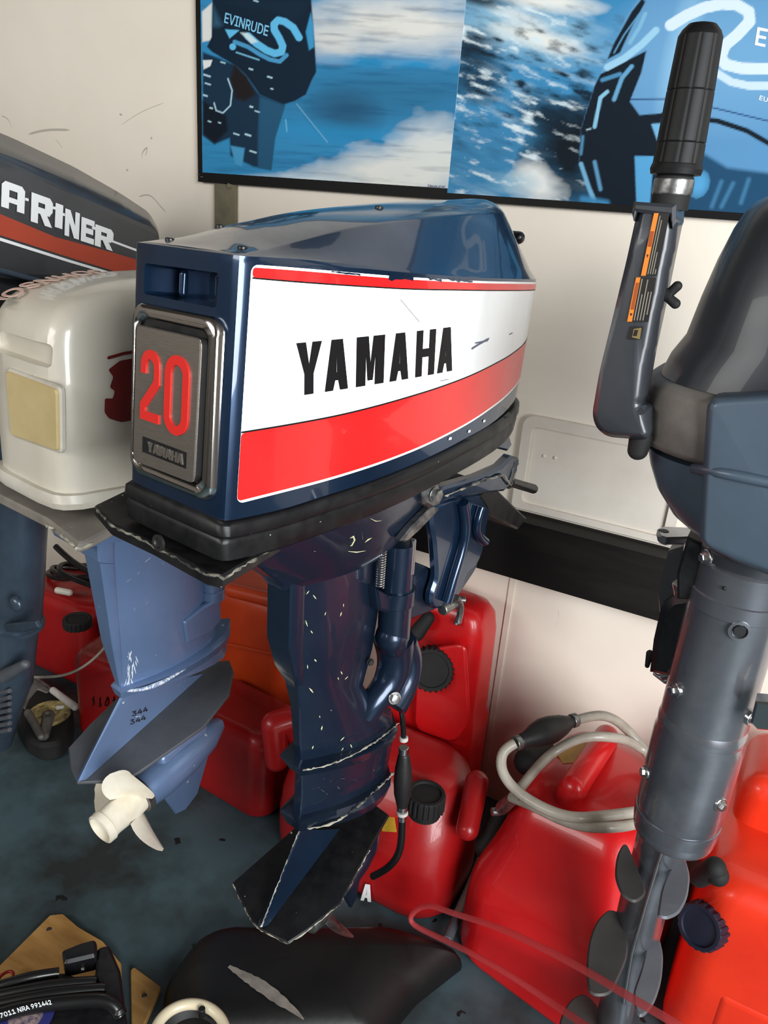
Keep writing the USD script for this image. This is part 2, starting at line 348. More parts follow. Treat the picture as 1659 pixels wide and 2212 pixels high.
# plan outline, counter-clockwise from the rear left corner
yy = np.r_[.012, np.linspace(.03, .70, 26), .72, .735, .748, .76, .769]
def plan(ins=0.0, dy=0.0):
    """Right side rear to nose, nose, left side back, with a rounded rear corner; ins shrinks it."""
    h = HW(yy); R = [(-.1075*.9, 0.0), (HW(0)*.0+.1075-.012, 0.0), (.1075-.0035, .0035)]
    R = [(0.045, -.0012), (.0945, 0.0), (.104, .0035)] + list(zip(h, yy))
    R = np.array(R); Lf = R[::-1].copy(); Lf[:, 0] *= -1
    return np.vstack([R, [(0, .775)], Lf, ])
PL = plan(); PY = PL[:, 1]
def ring(x, y, z): return np.stack([XC+x, y, z], 1)
insr = PchipInterpolator([0, .1, .3, .5, .7, .775], [.010, .034, .062, .078, .085, .07])
zr = PchipInterpolator([0, .05, .12, .22, .35, .47, .61, .70, .775], [.341, .349, .367, .394, .420, .441, .462, .472, .468])
def scaled(f, yf=1.0):
    sx = np.where(np.abs(PL[:, 0]) > 1e-6, 1, 1); hwv = np.maximum(HW(PY), 1e-4)
    x = PL[:, 0]*np.clip((hwv-f*insr(PY))/hwv, 0.25, 1); y = PY.copy(); y = np.where(y > .6, .6+(y-.6)*(1-.20*f), y); y = np.where(y < .02, y+.006*f, y)
    return x, y
def body_rings():
    rs = []
    for t in (0, .01, .5, .985, 1.0):
        rs.append(ring(PL[:, 0], PY, ZB(PY)*(1-t)+ZS(PY)*t))
    x, y = scaled(.05); rs.append(ring(x, y, ZS(PY)+.004))
    for f, g in ((.18, .12), (.45, .42), (.75, .76), (.93, .95)):
        x, y = scaled(f); rs.append(ring(x, y, ZS(PY)*(1-g)+zr(PY)*g+.003*(1-g)))
    x, y = scaled(1.0); rs.append(ring(x, y, zr(PY)))
    for k in (.8, .5, .2):
        rs.append(ring(x*k, y*(1-.0*k)+(0), zr(PY)+.016*(1-k*k)*np.clip(y/.1, 0, 1)))
    return rs
cowl = loft(body_rings(), cap=False)
rs = body_rings(); top = rs[-1]; bot = rs[0]
def strip_cap(r, fl):
    n = len(r); f = []
    i, j = 0, n-1
    while i+1 < j:
        f += [[i, i+1, j], [i+1, j-1, j]] if not fl else [[i, j, i+1], [i+1, j, j-1]]
        i += 1; j -= 1
    return TM(r, f)
cowl = fixn(cat(cowl, strip_cap(top, False), strip_cap(bot, True)))
# the hand-hold sunk into the rear face
rec = prism(rnd([(-.187, .274), (-.036, .274), (-.034, .316), (-.187, .314)], .006), .10, 0)
rv = rec.vertices.copy(); rec.vertices = np.stack([rv[:, 0], rv[:, 2]-.045, rv[:, 1]], 1); rec = fixn(rec)
try:
    cowl = unman(man(cowl)-man(rec))
except Exception as e: print('cut failed', e)
T = Thing('outboard_motor', 'dark blue outboard motor with white and red side decal and number 20 on its end', 'outboard motor')
def AW(m): m = m.copy(); m.vertices = A.W(m.vertices); return m
c_ = T.add('cowling', AW(cowl), 'navy', smooth=32)
def side_patch(poly, off, edge=.012):
    """Flat decal outline in (y, z), laid onto the right side of the cowling."""
    vs, fs, k = [], [], 0; y0_, _, y1_, _ = poly.bounds; cuts = np.arange(math.floor(y0_/.02)*.02, y1_+.02, .02)
    for a in cuts:
        g = poly.intersection(sbox(a, -1, a+.02, 2)) if y1_-y0_ > .02 else poly
        for q in getattr(g, 'geoms', [g]):
            if q.geom_type == 'Polygon' and q.area > 1e-9:
                v, f = fan(q); vs.append(v); fs.append(f+k); k += len(v)
        if y1_-y0_ <= .02: break
    v, f = np.vstack(vs), np.vstack(fs)
    m = TM(side_pt(v[:, 0], v[:, 1], off), f)
    if m.face_normals[:, 0].mean() < 0: m.invert()
    return AW(m)
wb = PchipInterpolator([0, .018, .163, .324, .478, .597, .698, .76], [.024, .026, .042, .067, .102, .138, .172, .19])
rt = PchipInterpolator([0, .013, .152, .338, .456, .57, .70, .76], [.121, .122, .135, .163, .185, .212, .246, .26])
wt = PchipInterpolator([0, .02, .258, .42, .69, .76], [.315, .315, .319, .326, .338, .340])
dt = PchipInterpolator([0, .021, .255, .415, .689, .76], [.330, .331, .336, .341, .352, .353])
ys = np.linspace(.018, .765, 60); YE = .765
def band(lo, hi, y0, y1, r=0.0):
    y = np.linspace(y0, y1, 60); p = np.vstack([np.c_[y, lo(y)], np.c_[y[::-1], hi(y[::-1])]])
    pol = Polygon(p)
    if r: pol = pol.buffer(-r).buffer(r, quad_segs=6)
    return pol
T.add('side_decal', side_patch(band(wb, dt, .017, YE, .010), .0008), 'decal_white', c_, label='white side decal with red bands')
T.add('red_band', side_patch(band(lambda y: wb(y)+.0042, rt, .0172, YE-.003, .006), .0014), 'decal_red', c_, label='broad red band along the bottom of the decal')
T.add('red_band', side_patch(band(lambda y: wt(y)+.001, lambda y: dt(y)-.0035, .0195, YE-.003, .004), .0014), 'decal_red', c_, label='narrow red band along the top of the decal')
T.add('pinstripe', side_patch(band(rt, lambda y: rt(y)+.0022, .0172, YE-.003), .0014), 'decal_black', c_)
T.add('pinstripe', side_patch(band(lambda y: wt(y)-.0006, lambda y: wt(y)+.0012, .0195, YE-.003), .0014), 'decal_black', c_)
def U(*ps): return unary_union([p if hasattr(p, 'area') else Polygon(p) for p in ps])
def letter(c, w, s=.3):
    """Bold condensed capital, 1 high, w wide, stem s of the width."""
    t = s*w
    if c == 'Y': return U([(0, 1), (t*1.12, 1), (w/2, .58), (w-t*1.12, 1), (w, 1), (w/2+t*.55, .40), (w/2+t*.55, 0), (w/2-t*.55, 0), (w/2-t*.55, .40)])
    if c == 'A': return Polygon([(0, 0), (w*.5-t*.72, 1), (w*.5+t*.72, 1), (w, 0), (w-t*1.05, 0), (w-t*1.32, .2), (t*1.32, .2), (t*1.05, 0)], [[(t*1.55, .36), (w-t*1.55, .36), (w/2, .83)]])
    if c == 'M': return U([(0, 0), (0, 1), (t*1.25, 1), (w/2, .45), (w-t*1.25, 1), (w, 1), (w, 0), (w-t, 0), (w-t, .62), (w/2+t*.28, .1), (w/2-t*.28, .1), (t, .62), (t, 0)])
    if c == 'H': return U(sbox(0, 0, t, 1), sbox(w-t, 0, w, 1), sbox(0, .42, w, .6))
    raise KeyError(c)
widths = [('Y', .0418, .0962), ('A', .0412, .1441), ('M', .0544, .2001), ('A', .0407, .2665), ('H', .0446, .3229), ('A', .0392, .3752)]
y0 = .091; gap = [.004, .009, .008, .0085, .004]
from shapely import affinity
for i, (c, w, y0) in enumerate(widths):
    g = affinity.scale(letter(c, w/.07, .33), .07, .07, origin=(0, 0))
    def bend(x, y, z=None, y0=y0):
        return np.asarray(x)+y0-(np.asarray(y)-.035)*(.10+.16*(y0-.09)), .168+.098*(np.asarray(x)+y0-.09)+np.asarray(y)
    from shapely.ops import transform
    T.add('letter', side_patch(transform(bend, g), .0016, .02), 'decal_black', c_)
# scuffs and chips in the decal's top edge
for (sy, sz, L_, hgt) in ((.245, .336, .05, .006), (.33, .338, .03, .003), (.14, .333, .05, .0018), (.38, .3405, .06, .003)):
    pts = [(sy+L_*k/8, sz+hgt*.5*rng.uniform(.2, 1)) for k in range(9)]+[(sy+L_*(8-k)/8, sz-hgt*rng.uniform(.2, 1.2)) for k in range(9)]
    T.add('paint_chip', side_patch(Polygon(pts).buffer(0), .0019, .02), 'navy', c_)
for q in ((970, 947), (1010, 931), (1043, 909)):
    p = A.x(q, .047)[1:]; T.add('paint_chip', side_patch(sbox(p[0]-.004, p[1]-.002, p[0]+.004, p[1]+.0025), .0012, .02), 'decal_white', c_)
for px, w in (([(1015, 752), (1030, 742), (1050, 731)], .0035), ([(1022, 740), (1048, 735)], .0022), ([(1098, 722), (1105, 719)], .0015), ([(950, 822), (966, 819)], .0009), ([(874, 648), (890, 670), (910, 696)], .0005)):
    T.add('scratch', side_patch(LineString([A.x(q, .046)[1:] for q in px]).buffer(w*.5), .0018, .02), 'scratch_grey', c_)
# screws and dark plugs on the roof
for q in ((505, 437, .4), (322, 505, .35), (520, 533, .34)):
    p = A.x((q[0], q[1]), XC if q[0] < 500 else -.06)
for (x, y) in ((-.105+.07, .035), (-.105-.07, .03), (-.17, .11), (-.075, .34)):
    p = np.array([x, y, float(zr(y))+.016*(1-(abs(x-XC)/.0975)**2)*min(y/.1, 1)])
    T.add('screw', cyl(A.W(p-[0, 0, .006]), A.W(p+[0, 0, .002]), .0065), 'black_plastic', c_)
# chrome surround, plate and number
def rear_prism(px2, y_front, t, bev, r=.0, hole=None):
    p = rnd(ccw(np.array(px2)), r) if r else ccw(np.array(px2))
    m = prism(p, t, bev)
    if hole is not None: m = unman(man(m)-man(prism(rnd(ccw(np.array(hole)), r*.7), 1, 0).apply_translation((0, 0, -.4))))
    v = m.vertices.copy(); m.vertices = np.stack([v[:, 0], y_front+t-v[:, 2], v[:, 1]], 1)
    return AW(fixn(m))
fo = [(-.193, .026), (-.018, .026), (-.018, .262), (-.193, .262)]
def frame_loft():
    rr = []
    base = np.array([XC, .144]); 
    for sx, sz, y in ((.090, .120, .002), (.0895, .1195, -.008), (.086, .116, -.0125), (.081, .111, -.013), (.078, .108, -.0085), (.0765, .1065, -.009), (.0735, .1035, -.012), (.071, .101, -.0105), (.069, .099, .001)):
        p = roundrect(sx, sz, .022 if sx > .08 else .014, 7); rr.append(np.stack([base[0]+p[:, 0], np.full(len(p), y), base[1]+p[:, 1]], 1))
    return AW(loft(rr, cap=False))
hr_ = hull((np.array([-.142, .030, .282]), .006), (np.array([-.142, .030, .306]), .006)); hr_.vertices = A.W(hr_.vertices); T.add('recess_rib', hr_, 'navy', c_, smooth=60)
fr_ = T.add('badge_frame', frame_loft(), 'chrome', smooth=50, label='chrome frame round the number plate')
T.add('badge_backing', rear_prism([(XC-.074, .040), (XC+.074, .040), (XC+.074, .248), (XC-.074, .248)], -.006, .012, .002, .012), 'black_plastic', fr_)
pl_ = T.add('number_plate', rear_prism([(-.171, .047), (-.036, .049), (-.034, .237), (-.169, .236)], -.024, .004, .0014, .012), 'brushed', label='brushed metal plate with a red number 20')
T.add('plate_plinth', rear_prism([(-.170, .048), (-.037, .050), (-.035, .236), (-.168, .235)], -.0205, .014, .001, .012), 'deep_black', fr_)
def stroke(pts, w): return LineString(pts).buffer(w/2, cap_style='flat', join_style='mitre', mitre_limit=3)
def arc(cx, cy, rx, ry, a0, a1, n=12): return [(cx+rx*math.cos(math.radians(a0+(a1-a0)*k/n)), cy+ry*math.sin(math.radians(a0+(a1-a0)*k/n))) for k in range(n+1)]
two = stroke([(-.158, .173)]+arc(-.1415, .183, .0165, .0165, 180, 0)+[(-.125, .172), (-.125, .164), (-.158, .130), (-.158, .1165), (-.1175, .1165)], .0125)
zero = stroke(arc(-.0875, .183, .0185, .0185, 180, 0)+arc(-.0875, .1285, .0185, .0185, 0, -180)+[(-.106, .1835)], .0125)
def plate_extrude(pol, yf, t):
    ms = []
    for g in getattr(pol, 'geoms', [pol]):
        m = trimesh.creation.extrude_polygon(g, t, engine='earcut'); v = m.vertices.copy(); m.vertices = np.stack([v[:, 0], yf+t-v[:, 2], v[:, 1]], 1); ms.append(fixn(m))
    return AW(cat(*ms))
for g, dx in ((affinity.scale(two, .88, 1.0), .0085), (zero, .0115)): T.add('digit', plate_extrude(affinity.translate(g, dx, .002), -.0265, .003), 'digit_red', pl_)
T.add('name_strip', plate_extrude(sbox(-.148, .066, -.052, .088), -.0246, .001), 'black_plastic', pl_)
yx = -.136
for c, w in (('Y', .0125), ('A', .0125), ('M', .0135), ('A', .0125), ('H', .012), ('A', .0125)):
    T.add('raised_letter', plate_extrude(affinity.translate(affinity.scale(letter(c, w/.014, .3), .014, .014, origin=(0, 0)), yx, .070), -.0256, .0012), 'brushed', pl_); yx += w+.0005
# ---- lower black cowl ring, splash plate and leg of the blue 20 motor
def low_ring():
    rr = []
    for off, dz, k in ((.001, .004, 0), (.007, -.002, 0), (.008, -.016, 0), (.003, -.022, 0), (.006, -.028, 0), (.004, -.052, 0), (-.012, -.062, 0)):
        hwv = np.maximum(HW(PY), 1e-3); x = PL[:, 0]*(1+off/hwv*.9); y = np.where(PY > .5, PY*(1+off/.77), PY-off*(1-PY/.5)); rr.append(ring(x, y, ZB(PY)+dz-.02*np.clip((PY-.5)/.27, 0, 1)))
    m = loft(rr, cap=False); return AW(fixn(cat(m, strip_cap(rr[0], False), strip_cap(rr[-1], True))))
T.add('lower_cowl', low_ring(), 'black_pan', smooth=50, label='black lower cowl below the blue cover')
SP = Fr(A.W((0, 0, -.062)), R=A.R)
sp_ = T.add('splash_plate', slab(SP, 2, 0, [(205, 1090), (272, 1058), (330, 1085), (640, 1085), (690, 1120), (600, 1172), (482, 1243), (445, 1235), (330, 1172), (240, 1130)], .02, .003), 'black_pan', label='black splash plate with a chipped pale rim')
def edge_path(fr, axis, val, px, n=40, dz=0):
    p = np.array([fr.W(fr.P(q, axis, val)) for q in px]); d = np.r_[0, np.cumsum(np.linalg.norm(np.diff(p, axis=0), axis=1))]
    t = np.linspace(0, d[-1], n); return np.stack([np.interp(t, d, p[:, k]) for k in range(3)], 1)+fr.R[:, 2]*dz
def worn(path, r, seed, m='worn_edge', T_=None, parent=None):
    g = np.random.default_rng(seed); r = r*.62; q = path+g.normal(0, r*.3, path.shape)
    T_.add('worn_edge', tube(q, r*g.uniform(.3, 1.2, len(q)), 7), m, parent, label='rim where the paint has chipped away')
worn(edge_path(SP, 2, 0, [(207, 1091), (240, 1130), (330, 1172), (445, 1235), (482, 1243), (600, 1172), (690, 1122)], 70, -.004), .0045, 3, T_=T, parent=sp_)
T.add('water_outlet', lathe([(.012, 0), (.012, .004), (.008, .004), (.007, .001), (0.0005, .001)], A.W(A.y((345, 1172), -.033)), -A.R[:, 1], 20), 'rubber', sp_)
# leg: sections between the rear and the front edge seen from the right
def leg_section(pr, pf, hb, hf, wx, n=8):
    """Closed section from the blunt rear edge at pr to the front at pf; hb, hf are half widths (rear, widest)."""
    pr, pf = np.asarray(pr, float), np.asarray(pf, float); d = pf-pr; u = np.linspace(0, 1, 9); w = hb+(hf-hb)*np.sin(np.minimum(u/.55, 1)*math.pi/2); w = np.where(u > .55, hf*np.sqrt(np.clip(1-((u-.55)/.45)**2, 0, 1)), w); w[-1] = .002
    R_ = [pr+d*k+wx*h for k, h in zip(u, w)]; L_ = [pr+d*k-wx*h for k, h in zip(u[::-1], w[::-1])]
    return np.array([pr-d*0+wx*(hb-.003)-unit(d)*.003]+R_+L_+[pr-wx*(hb-.003)-unit(d)*.003])
def leg(fr, xr, xc, rows):
    """rows: (rear pixel, front pixel, rear half width, half width); traced on the right surface and centred on xc."""
    secs = []
    for pr, pf, hb, hf in rows:
        a, b = fr.x(pr, xc+hb), fr.x(pf, xc+hf*.55); a[0] = xc; b[0] = xc; secs.append(leg_section(a, b, hb, hf, np.array([1.0, 0, 0])))
    m = loft(secs); m.vertices = fr.W(m.vertices); return m
eh_ = T.add('exhaust_housing', leg(A, 0, XC, [((500, 1185), (985, 1000), .085, .115), ((560, 1222), (975, 1025), .055, .10), ((612, 1262), (905, 1125), .026, .075), ((616, 1275), (868, 1165), .022, .06)]), 'navy_leg', smooth=28, label='navy housing flaring out under the cowl')
lg_ = T.add('leg', leg(A, 0, XC, [((648, 1245), (845, 1160), .024, .040), ((650, 1330), (835, 1300), .024, .04), ((650, 1400), (818, 1400), .024, .04), ((645, 1470), (795, 1480), .020, .04), ((650, 1530), (830, 1530), .014, .042), ((651, 1600), (862, 1540), .011, .046), ((655, 1650), (868, 1560), .011, .05), ((656, 1664), (868, 1568), .012, .052)]), 'navy_leg', smooth=30, label='navy leg flecked with pale paint chips')
T.add('rear_plate', leg(A, 0, XC, [((632, 1262), (660, 1256), .030, .032), ((628, 1400), (655, 1398), .030, .032), ((637, 1460), (655, 1470), .026, .028), ((642, 1490), (652, 1492), .012, .014)]), 'navy_leg', smooth=28)
lr = T.add('splash_lip', leg(A, 0, XC, [((652, 1650), (872, 1552), .018, .062), ((652, 1662), (875, 1560), .03, .072), ((654, 1676), (872, 1575), .018, .062)]), 'navy_leg', smooth=30)
p = [A.W(np.r_[XC+h, A.x(q, XC+h)[1:]]) for q, h in (((655, 1664), .03), ((700, 1655), .05), ((760, 1632), .066), ((820, 1595), .066), ((862, 1562), .045))]
worn(spline(p, 60), .0035, 5, T_=T, parent=lr)
gu_ = T.add('gearcase_upper', leg(A, 0, XC, [((655, 1668), (868, 1570), .011, .05), ((655, 1720), (855, 1640), .012, .042), ((650, 1790), (835, 1720), .013, .045)]), 'navy_leg', smooth=30)
cr = T.add('cavitation_lip', leg(A, 0, XC, [((652, 1768), (860, 1660), .02, .06), ((650, 1782), (858, 1680), .03, .07), ((650, 1796), (850, 1700), .02, .06)]), 'navy_leg', smooth=30)
p = [A.W(np.r_[XC+h, A.x(q, XC+h)[1:]]) for q, h in (((652, 1790), .02), ((700, 1785), .05), ((760, 1752), .068), ((815, 1705), .066), ((850, 1670), .045))]
worn(spline(p, 60), .0045, 6, T_=T, parent=cr)
for px, w in (([(756, 1163), (763, 1159), (766, 1167), (760, 1178), (756, 1180)], .0022), ([(788, 1172), (795, 1166), (803, 1162)], .0022), ([(752, 1191), (770, 1193), (790, 1190)], .0016), ([(782, 1150), (784, 1165)], .0012), ([(800, 1120), (812, 1126), (824, 1125)], .0010), ([(798, 1098), (803, 1094)], .0014), ([(678, 1190), (682, 1192)], .0016)):
    mark(T, eh_, px, w, 'chip_pale')
g_ = np.random.default_rng(31)
for (x, y, L_, s_) in ((668, 1276, 10, 1.2), (676, 1285, 12, 1.0), (738, 1322, 10, 1.4), (742, 1304, 7, 1.0), (704, 1322, 8, 1.1), (679, 1424, 7, 1.3), (668, 1486, 14, 1.4), (736, 1450, 8, 1.1), (752, 1461, 10, 1.2), (730, 1463, 6, 1.1), (696, 1568, 10, 1.5), (744, 1592, 12, 1.4), (677, 1611, 8, 1.4), (757, 1608, 8, 1.4), (664, 1436, 9, 1.0), (671, 1362, 8, 1.0), (660, 1340, 14, 1.1), (690, 1546, 5, .9), (720, 1630, 10, 1.5), (742, 1615, 8, 1.3)):
    a = g_.uniform(.8, 2.4); mark(T, lg_, [(x, y), (x+L_*.5*math.cos(a), y+L_*.5*math.sin(a)), (x+L_*math.cos(a), y+L_*math.sin(a))], .0013*s_, 'chip_pale')
for k in range(22):
    x, y = 672+k*7+g_.uniform(-3, 3), 1672+g_.uniform(0, 60)-k*3.4; a = g_.uniform(-.6, 1.2); L_ = g_.uniform(3, 12); mark(T, gu_, [(x, y), (x+L_*math.cos(a), y+L_*math.sin(a))], .0011*g_.uniform(.7, 1.6), 'worn_edge')
# cavitation plate with its spine, gearcase, propeller blades
PO = A.W(np.r_[XC, A.x((650, 1775), XC)[1:]])
PF = Fr(PO-np.array([0, 0, .135]), (-6, 0, 9))
plate_px = [(503, 1905), (515, 1935), (545, 1990), (563, 2008), (622, 2036), (664, 2008), (735, 1950), (800, 1830), (840, 1760), (800, 1730), (660, 1760), (636, 1788)]
pt_ = T.add('cavitation_plate', slab(PF, 2, 0, plate_px, .009, .002), 'black_pan', label='black cavitation plate with a chipped pale rim')
worn(edge_path(PF, 2, 0, [(505, 1907), (516, 1937), (545, 1990), (563, 2008), (622, 2036), (664, 2008), (735, 1950), (798, 1835)], 80, -.004), .0035, 8, T_=T, parent=pt_)
def spine(fr, top, rear, wd_top, pxl, pxr, m_, T_, parent):
    """Fin that falls from the leg to the rear end of the plate: ridge line, and its foot on the plate on both sides."""
    rings = []
    for k in np.linspace(0, 1, 12):
        r = top*(1-k)+rear*k; a = np.asarray(pxl[0])*(1-k)+np.asarray(pxl[1])*k; b = np.asarray(pxr[0])*(1-k)+np.asarray(pxr[1])*k
        rings.append([a, a*.45+r*.55+np.array([0, 0, -.004*(1-k)]), r+(a-r)*.06, r+(b-r)*.06, b*.45+r*.55+np.array([0, 0, -.004*(1-k)]), b, (a+b)/2-np.array([0, 0, .003])])
    T_.add('spine', loft(rings), m_, parent, smooth=50)
ridge_t = A.W(np.r_[XC, A.x((648, 1790), XC)[1:]]); ridge_r = PF.W(PF.z((563, 2003), .004)); c0 = PF.W(PF.z((700, 1880), 0)); 
spine(PF, ridge_t, ridge_r, .02, (PF.W(PF.z((640, 1800), 0)), PF.W(PF.z((556, 1998), 0))), (PF.W(PF.z((735, 1790), 0)), PF.W(PF.z((578, 2000), 0))), 'navy', T, pt_)
worn(np.linspace(ridge_t, ridge_r, 40), .0028, 9, T_=T, parent=pt_)
gc = PF.L(PF.W(PF.z((700, 1880), 0))); 
g0 = PF.W((PF.z((790, 1800), 0)+np.array([-.045, .10, -.115]))); g1 = PF.W((PF.z((760, 1860), 0)+np.array([-.045, -.03, -.115])))
gx = unit(g1-g0)
T.add('gearcase', cat(lathe([(.001, 0), (.018, .01), (.034, .05), (.040, .10), (.038, .17), (.030, .20)], g0, gx, 24), rbox((g0+g1)/2+np.array([0, 0, .045]), (.014, .06, .06), .012), prism(np.array([(-.06, -.03), (.05, -.03), (.02, -.14), (.0, -.15)]), .012, .003).apply_transform(np.array([[0, 0, 1, (g0+g1)[0]/2-.006], [1, 0, 0, (g0+g1)[1]/2], [0, 1, 0, (g0+g1)[2]/2], [0, 0, 0, 1.0]]))), 'navy_leg', smooth=40, label='navy gearcase with its skeg')
hub = g0+gx*.21
pr_ = T.add('propeller', lathe([(.03, -.01), (.032, 0), (.030, .05), (.024, .075), (.001, .08)], hub, gx, 24), 'bare_metal', label='small worn alloy propeller')
def blade(hub, ax, ang, r0, r1, w, pitch, t=.003, n=9, rake=.0):
    a = unit(np.cross(ax, [0.13, .2, 1.0])); b = np.cross(ax, a); rad = math.cos(ang)*a+math.sin(ang)*b; tan = np.cross(ax, rad); rings = []
    for k in range(n):
        u = k/(n-1); r = r0+(r1-r0)*u; c = w*math.sqrt(max(.02, math.sin(math.pi*(.22+.76*u)))); pa = pitch*(1-.45*u); ch = math.cos(pa)*tan+math.sin(pa)*ax; nn = np.cross(rad, ch)
        o = hub+ax*(.025+rake*u)+rad*r+tan*(.012*u); th = t*(1-.6*u)
        rings.append([o+ch*c*x+nn*(th*s+(.25*c)*(x*x)) for x, s in ((-1, 0), (-.5, 1), (0, 1.3), (.5, 1), (1, 0), (.5, -1), (0, -1.3), (-.5, -1))])
    return loft(rings)
for k in range(3): T.add('blade', blade(hub, gx, k*2.094+.6, .026, .092, .045, .7), 'bare_metal', pr_, smooth=50)
# swivel tube with its spring, clamp bracket and steering arm
sx = A.x
def AX(q, x): return A.W(A.x(q, x))
T.add('swivel_tube', cat(tube(np.array([AX((862, 1170), -.06), AX((850, 1375), -.06)]), .033, 24), hull((AX((846, 1375), -.06), .034), (AX((850, 1390), -.06), .030)), cyl(AX((856, 1268), -.06), AX((854, 1300), -.06), .039)), 'navy_leg', smooth=35)
cp = [AX((838, 1300), -.03), AX((900, 1285), -.03), AX((925, 1300), -.03), AX((885, 1330), -.03)]
T.add('clamp_collar', slab(A, 0, -.045, [(815, 1270), (850, 1290), (925, 1225), (970, 1250), (985, 1290), (940, 1320), (890, 1340), (820, 1320)], .05, .006), 'navy_leg')
T.add('thrust_rod', cyl(AX((888, 1240), -.03), AX((893, 1165), -.03), .006), 'steel')
def coil(a, b, r, w, turns, n=12):
    a, b = np.asarray(a, float), np.asarray(b, float); d = unit(b-a); e = unit(np.cross(d, [.3, 1, .1])); f = np.cross(d, e); t = np.linspace(0, 1, turns*n)
    return tube(a+(b-a)*t[:, None]+r*(np.cos(t*turns*2*math.pi)[:, None]*e+np.sin(t*turns*2*math.pi)[:, None]*f), w, 6)
T.add('spring', coil(AX((826, 1180), -.045), AX((820, 1268), -.045), .0075, .0018, 17), 'steel')
p = spline([AX((850, 1380), -.07), AX((852, 1430), -.07), AX((835, 1480), -.07), AX((805, 1520), -.075), AX((790, 1545), -.08)], 30)
T.add('lower_mount', tube(p, np.linspace(.042, .026, 30), 20), 'navy_leg', smooth=50)
T.add('lower_mount', cat(tube(spline([AX((880, 1385), -.06), AX((888, 1430), -.06), AX((875, 1480), -.06), AX((850, 1525), -.06)], 24), np.linspace(.02, .03, 24), 16)), 'navy_leg', smooth=50)
T.add('mount_bolt', hexbolt(AX((852, 1508), -.035), unit(A.R @ np.array([.8, -.5, .2])), .011, .01), 'steel')
T.add('mount_bolt', hexbolt(AX((800, 1430), -.06), unit(A.R @ np.array([.8, -.5, .2])), .006, .006), 'matte_black')
br = T.add('clamp_bracket', slab(A, 0, -.02, [(935, 1100), (965, 1082), (1040, 1062), (1062, 1098), (1050, 1150), (1046, 1190), (1030, 1225), (1010, 1240), (1000, 1275), (975, 1312), (935, 1318), (930, 1290), (945, 1250), (940, 1170), (932, 1130)], .022, .006, .02), 'navy', label='navy clamp bracket with wavy edges')
T.add('bracket_rib', tube(spline([AX((1000, 1085), -.012), AX((1005, 1150), -.012), AX((985, 1230), -.012), AX((965, 1300), -.012)], 24), .012, 12), 'navy', br, smooth=50)
T.add('bracket_rib', tube(spline([AX((1040, 1095), -.012), AX((1030, 1140), -.012), AX((1048, 1170), -.012)], 18), .010, 12), 'navy', br, smooth=50)
T.add('clamp_bracket', slab(A, 0, -.16, [(935, 1100), (1040, 1062), (1055, 1150), (1030, 1230), (975, 1312), (935, 1318), (945, 1250)], .022, .006, .02), 'navy')
T.add('bracket_hook', cat(slab(A, 0, -.02, [(1030, 1075), (1062, 1045), (1140, 1120), (1120, 1145), (1060, 1115)], .16, .005)), 'black_pan')
ar = T.add('steering_arm', slab(A, 0, -.01, [(940, 1062), (965, 1050), (1035, 1030), (1085, 1008), (1108, 985), (1125, 990), (1112, 1040), (1092, 1062), (1040, 1068), (970, 1080), (945, 1095)], .028, .006), 'navy', label='navy steering arm with a bare worn rim')
worn(edge_path(A, 0, -.005, [(960, 1072), (1035, 1042), (1088, 1025), (1104, 1050), (1120, 1000)], 40), .004, 12, T_=T, parent=ar)
T.add('pivot_block', cat(slab(A, 0, .005, [(915, 1058), (935, 1040), (952, 1045), (956, 1090), (935, 1100), (918, 1090)], .04, .006), hexbolt(AX((938, 1068), .006), A.R[:, 0], .012, .012)), 'bare_metal')
T.add('pivot_strap', slab(A, 0, -.005, [(935, 1095), (952, 1100), (905, 1150), (880, 1172), (866, 1170), (890, 1140)], .02, .004), 'bare_metal')
T.add('clamp_screw', cat(cyl(AX((1088, 1035), -.03), AX((1100, 1045), -.03), .012), hull((AX((1105, 1042), -.02), .010), (AX((1152, 1056), -.02), .011))), 'black_plastic', label='black clamp screw handle')
T.add('shift_lever', slab(A, 0, .02, [(1080, 945), (1100, 935), (1108, 960), (1098, 975), (1070, 968), (1000, 1000), (985, 990)], .02, .004), 'navy')
T.add('tilt_pin', cat(tube(spline([AX((985, 1290), -.01), AX((995, 1310), -.01), AX((990, 1345), -.01)], 12), .007, 10), cyl(AX((955, 1318), -.02), AX((985, 1300), -.02), .012)), 'bare_metal')
T.add('front_handle', hull((A.W((-.06, .755, .43)), .012), (A.W((-.13, .755, .43)), .012)), 'black_plastic')
T.done()
single('rack_beam', grid_box((-3.6, 1.82, .80), (2.4, WY-.001, .965)), 'beam_black', 'long black timber rail fixed along the wall for hanging motors', 'rail')
# ------------------------------------------------------------------ the white motor
mat('cream_cowl', lin(212, 206, 192), .3, 0, .4, lin(196, 189, 172), 5.0, (.4, .75), chip=(lin(120, 96, 80), 60.0, .77), rvar=.08)
mat('cream_rim', lin(212, 207, 194), .4, 0, .1, lin(190, 184, 170), 7.0)
mat('beige_badge', lin(205, 186, 138), .35, 0, .2, lin(194, 174, 124), 8.0)
mat('faded_red', lin(112, 26, 24), .45, 0, 0, lin(96, 22, 22), 12.0)
mat('ghost_pink', lin(206, 176, 160), .45)
mat('grey_pan', lin(142, 135, 126), .5, .1, 0, lin(122, 117, 111), 10.0, chip=(PALE, 70.0, .72))
mat('prop_white', lin(236, 230, 214), .4, 0, .15, lin(222, 212, 190), 14.0)
mat('plate_grey', lin(92, 95, 101), .5, .2, .05, lin(78, 81, 87), 8.0, rvar=.1)
mat('scrape', lin(225, 228, 232), .55, .1, 0, lin(130, 150, 185), 60.0, (.46, .56), stretch=(3, 3, .7))
B = Fr(G.y((150, 1075), .95), (-10, 0, -1)); BXC = -.138
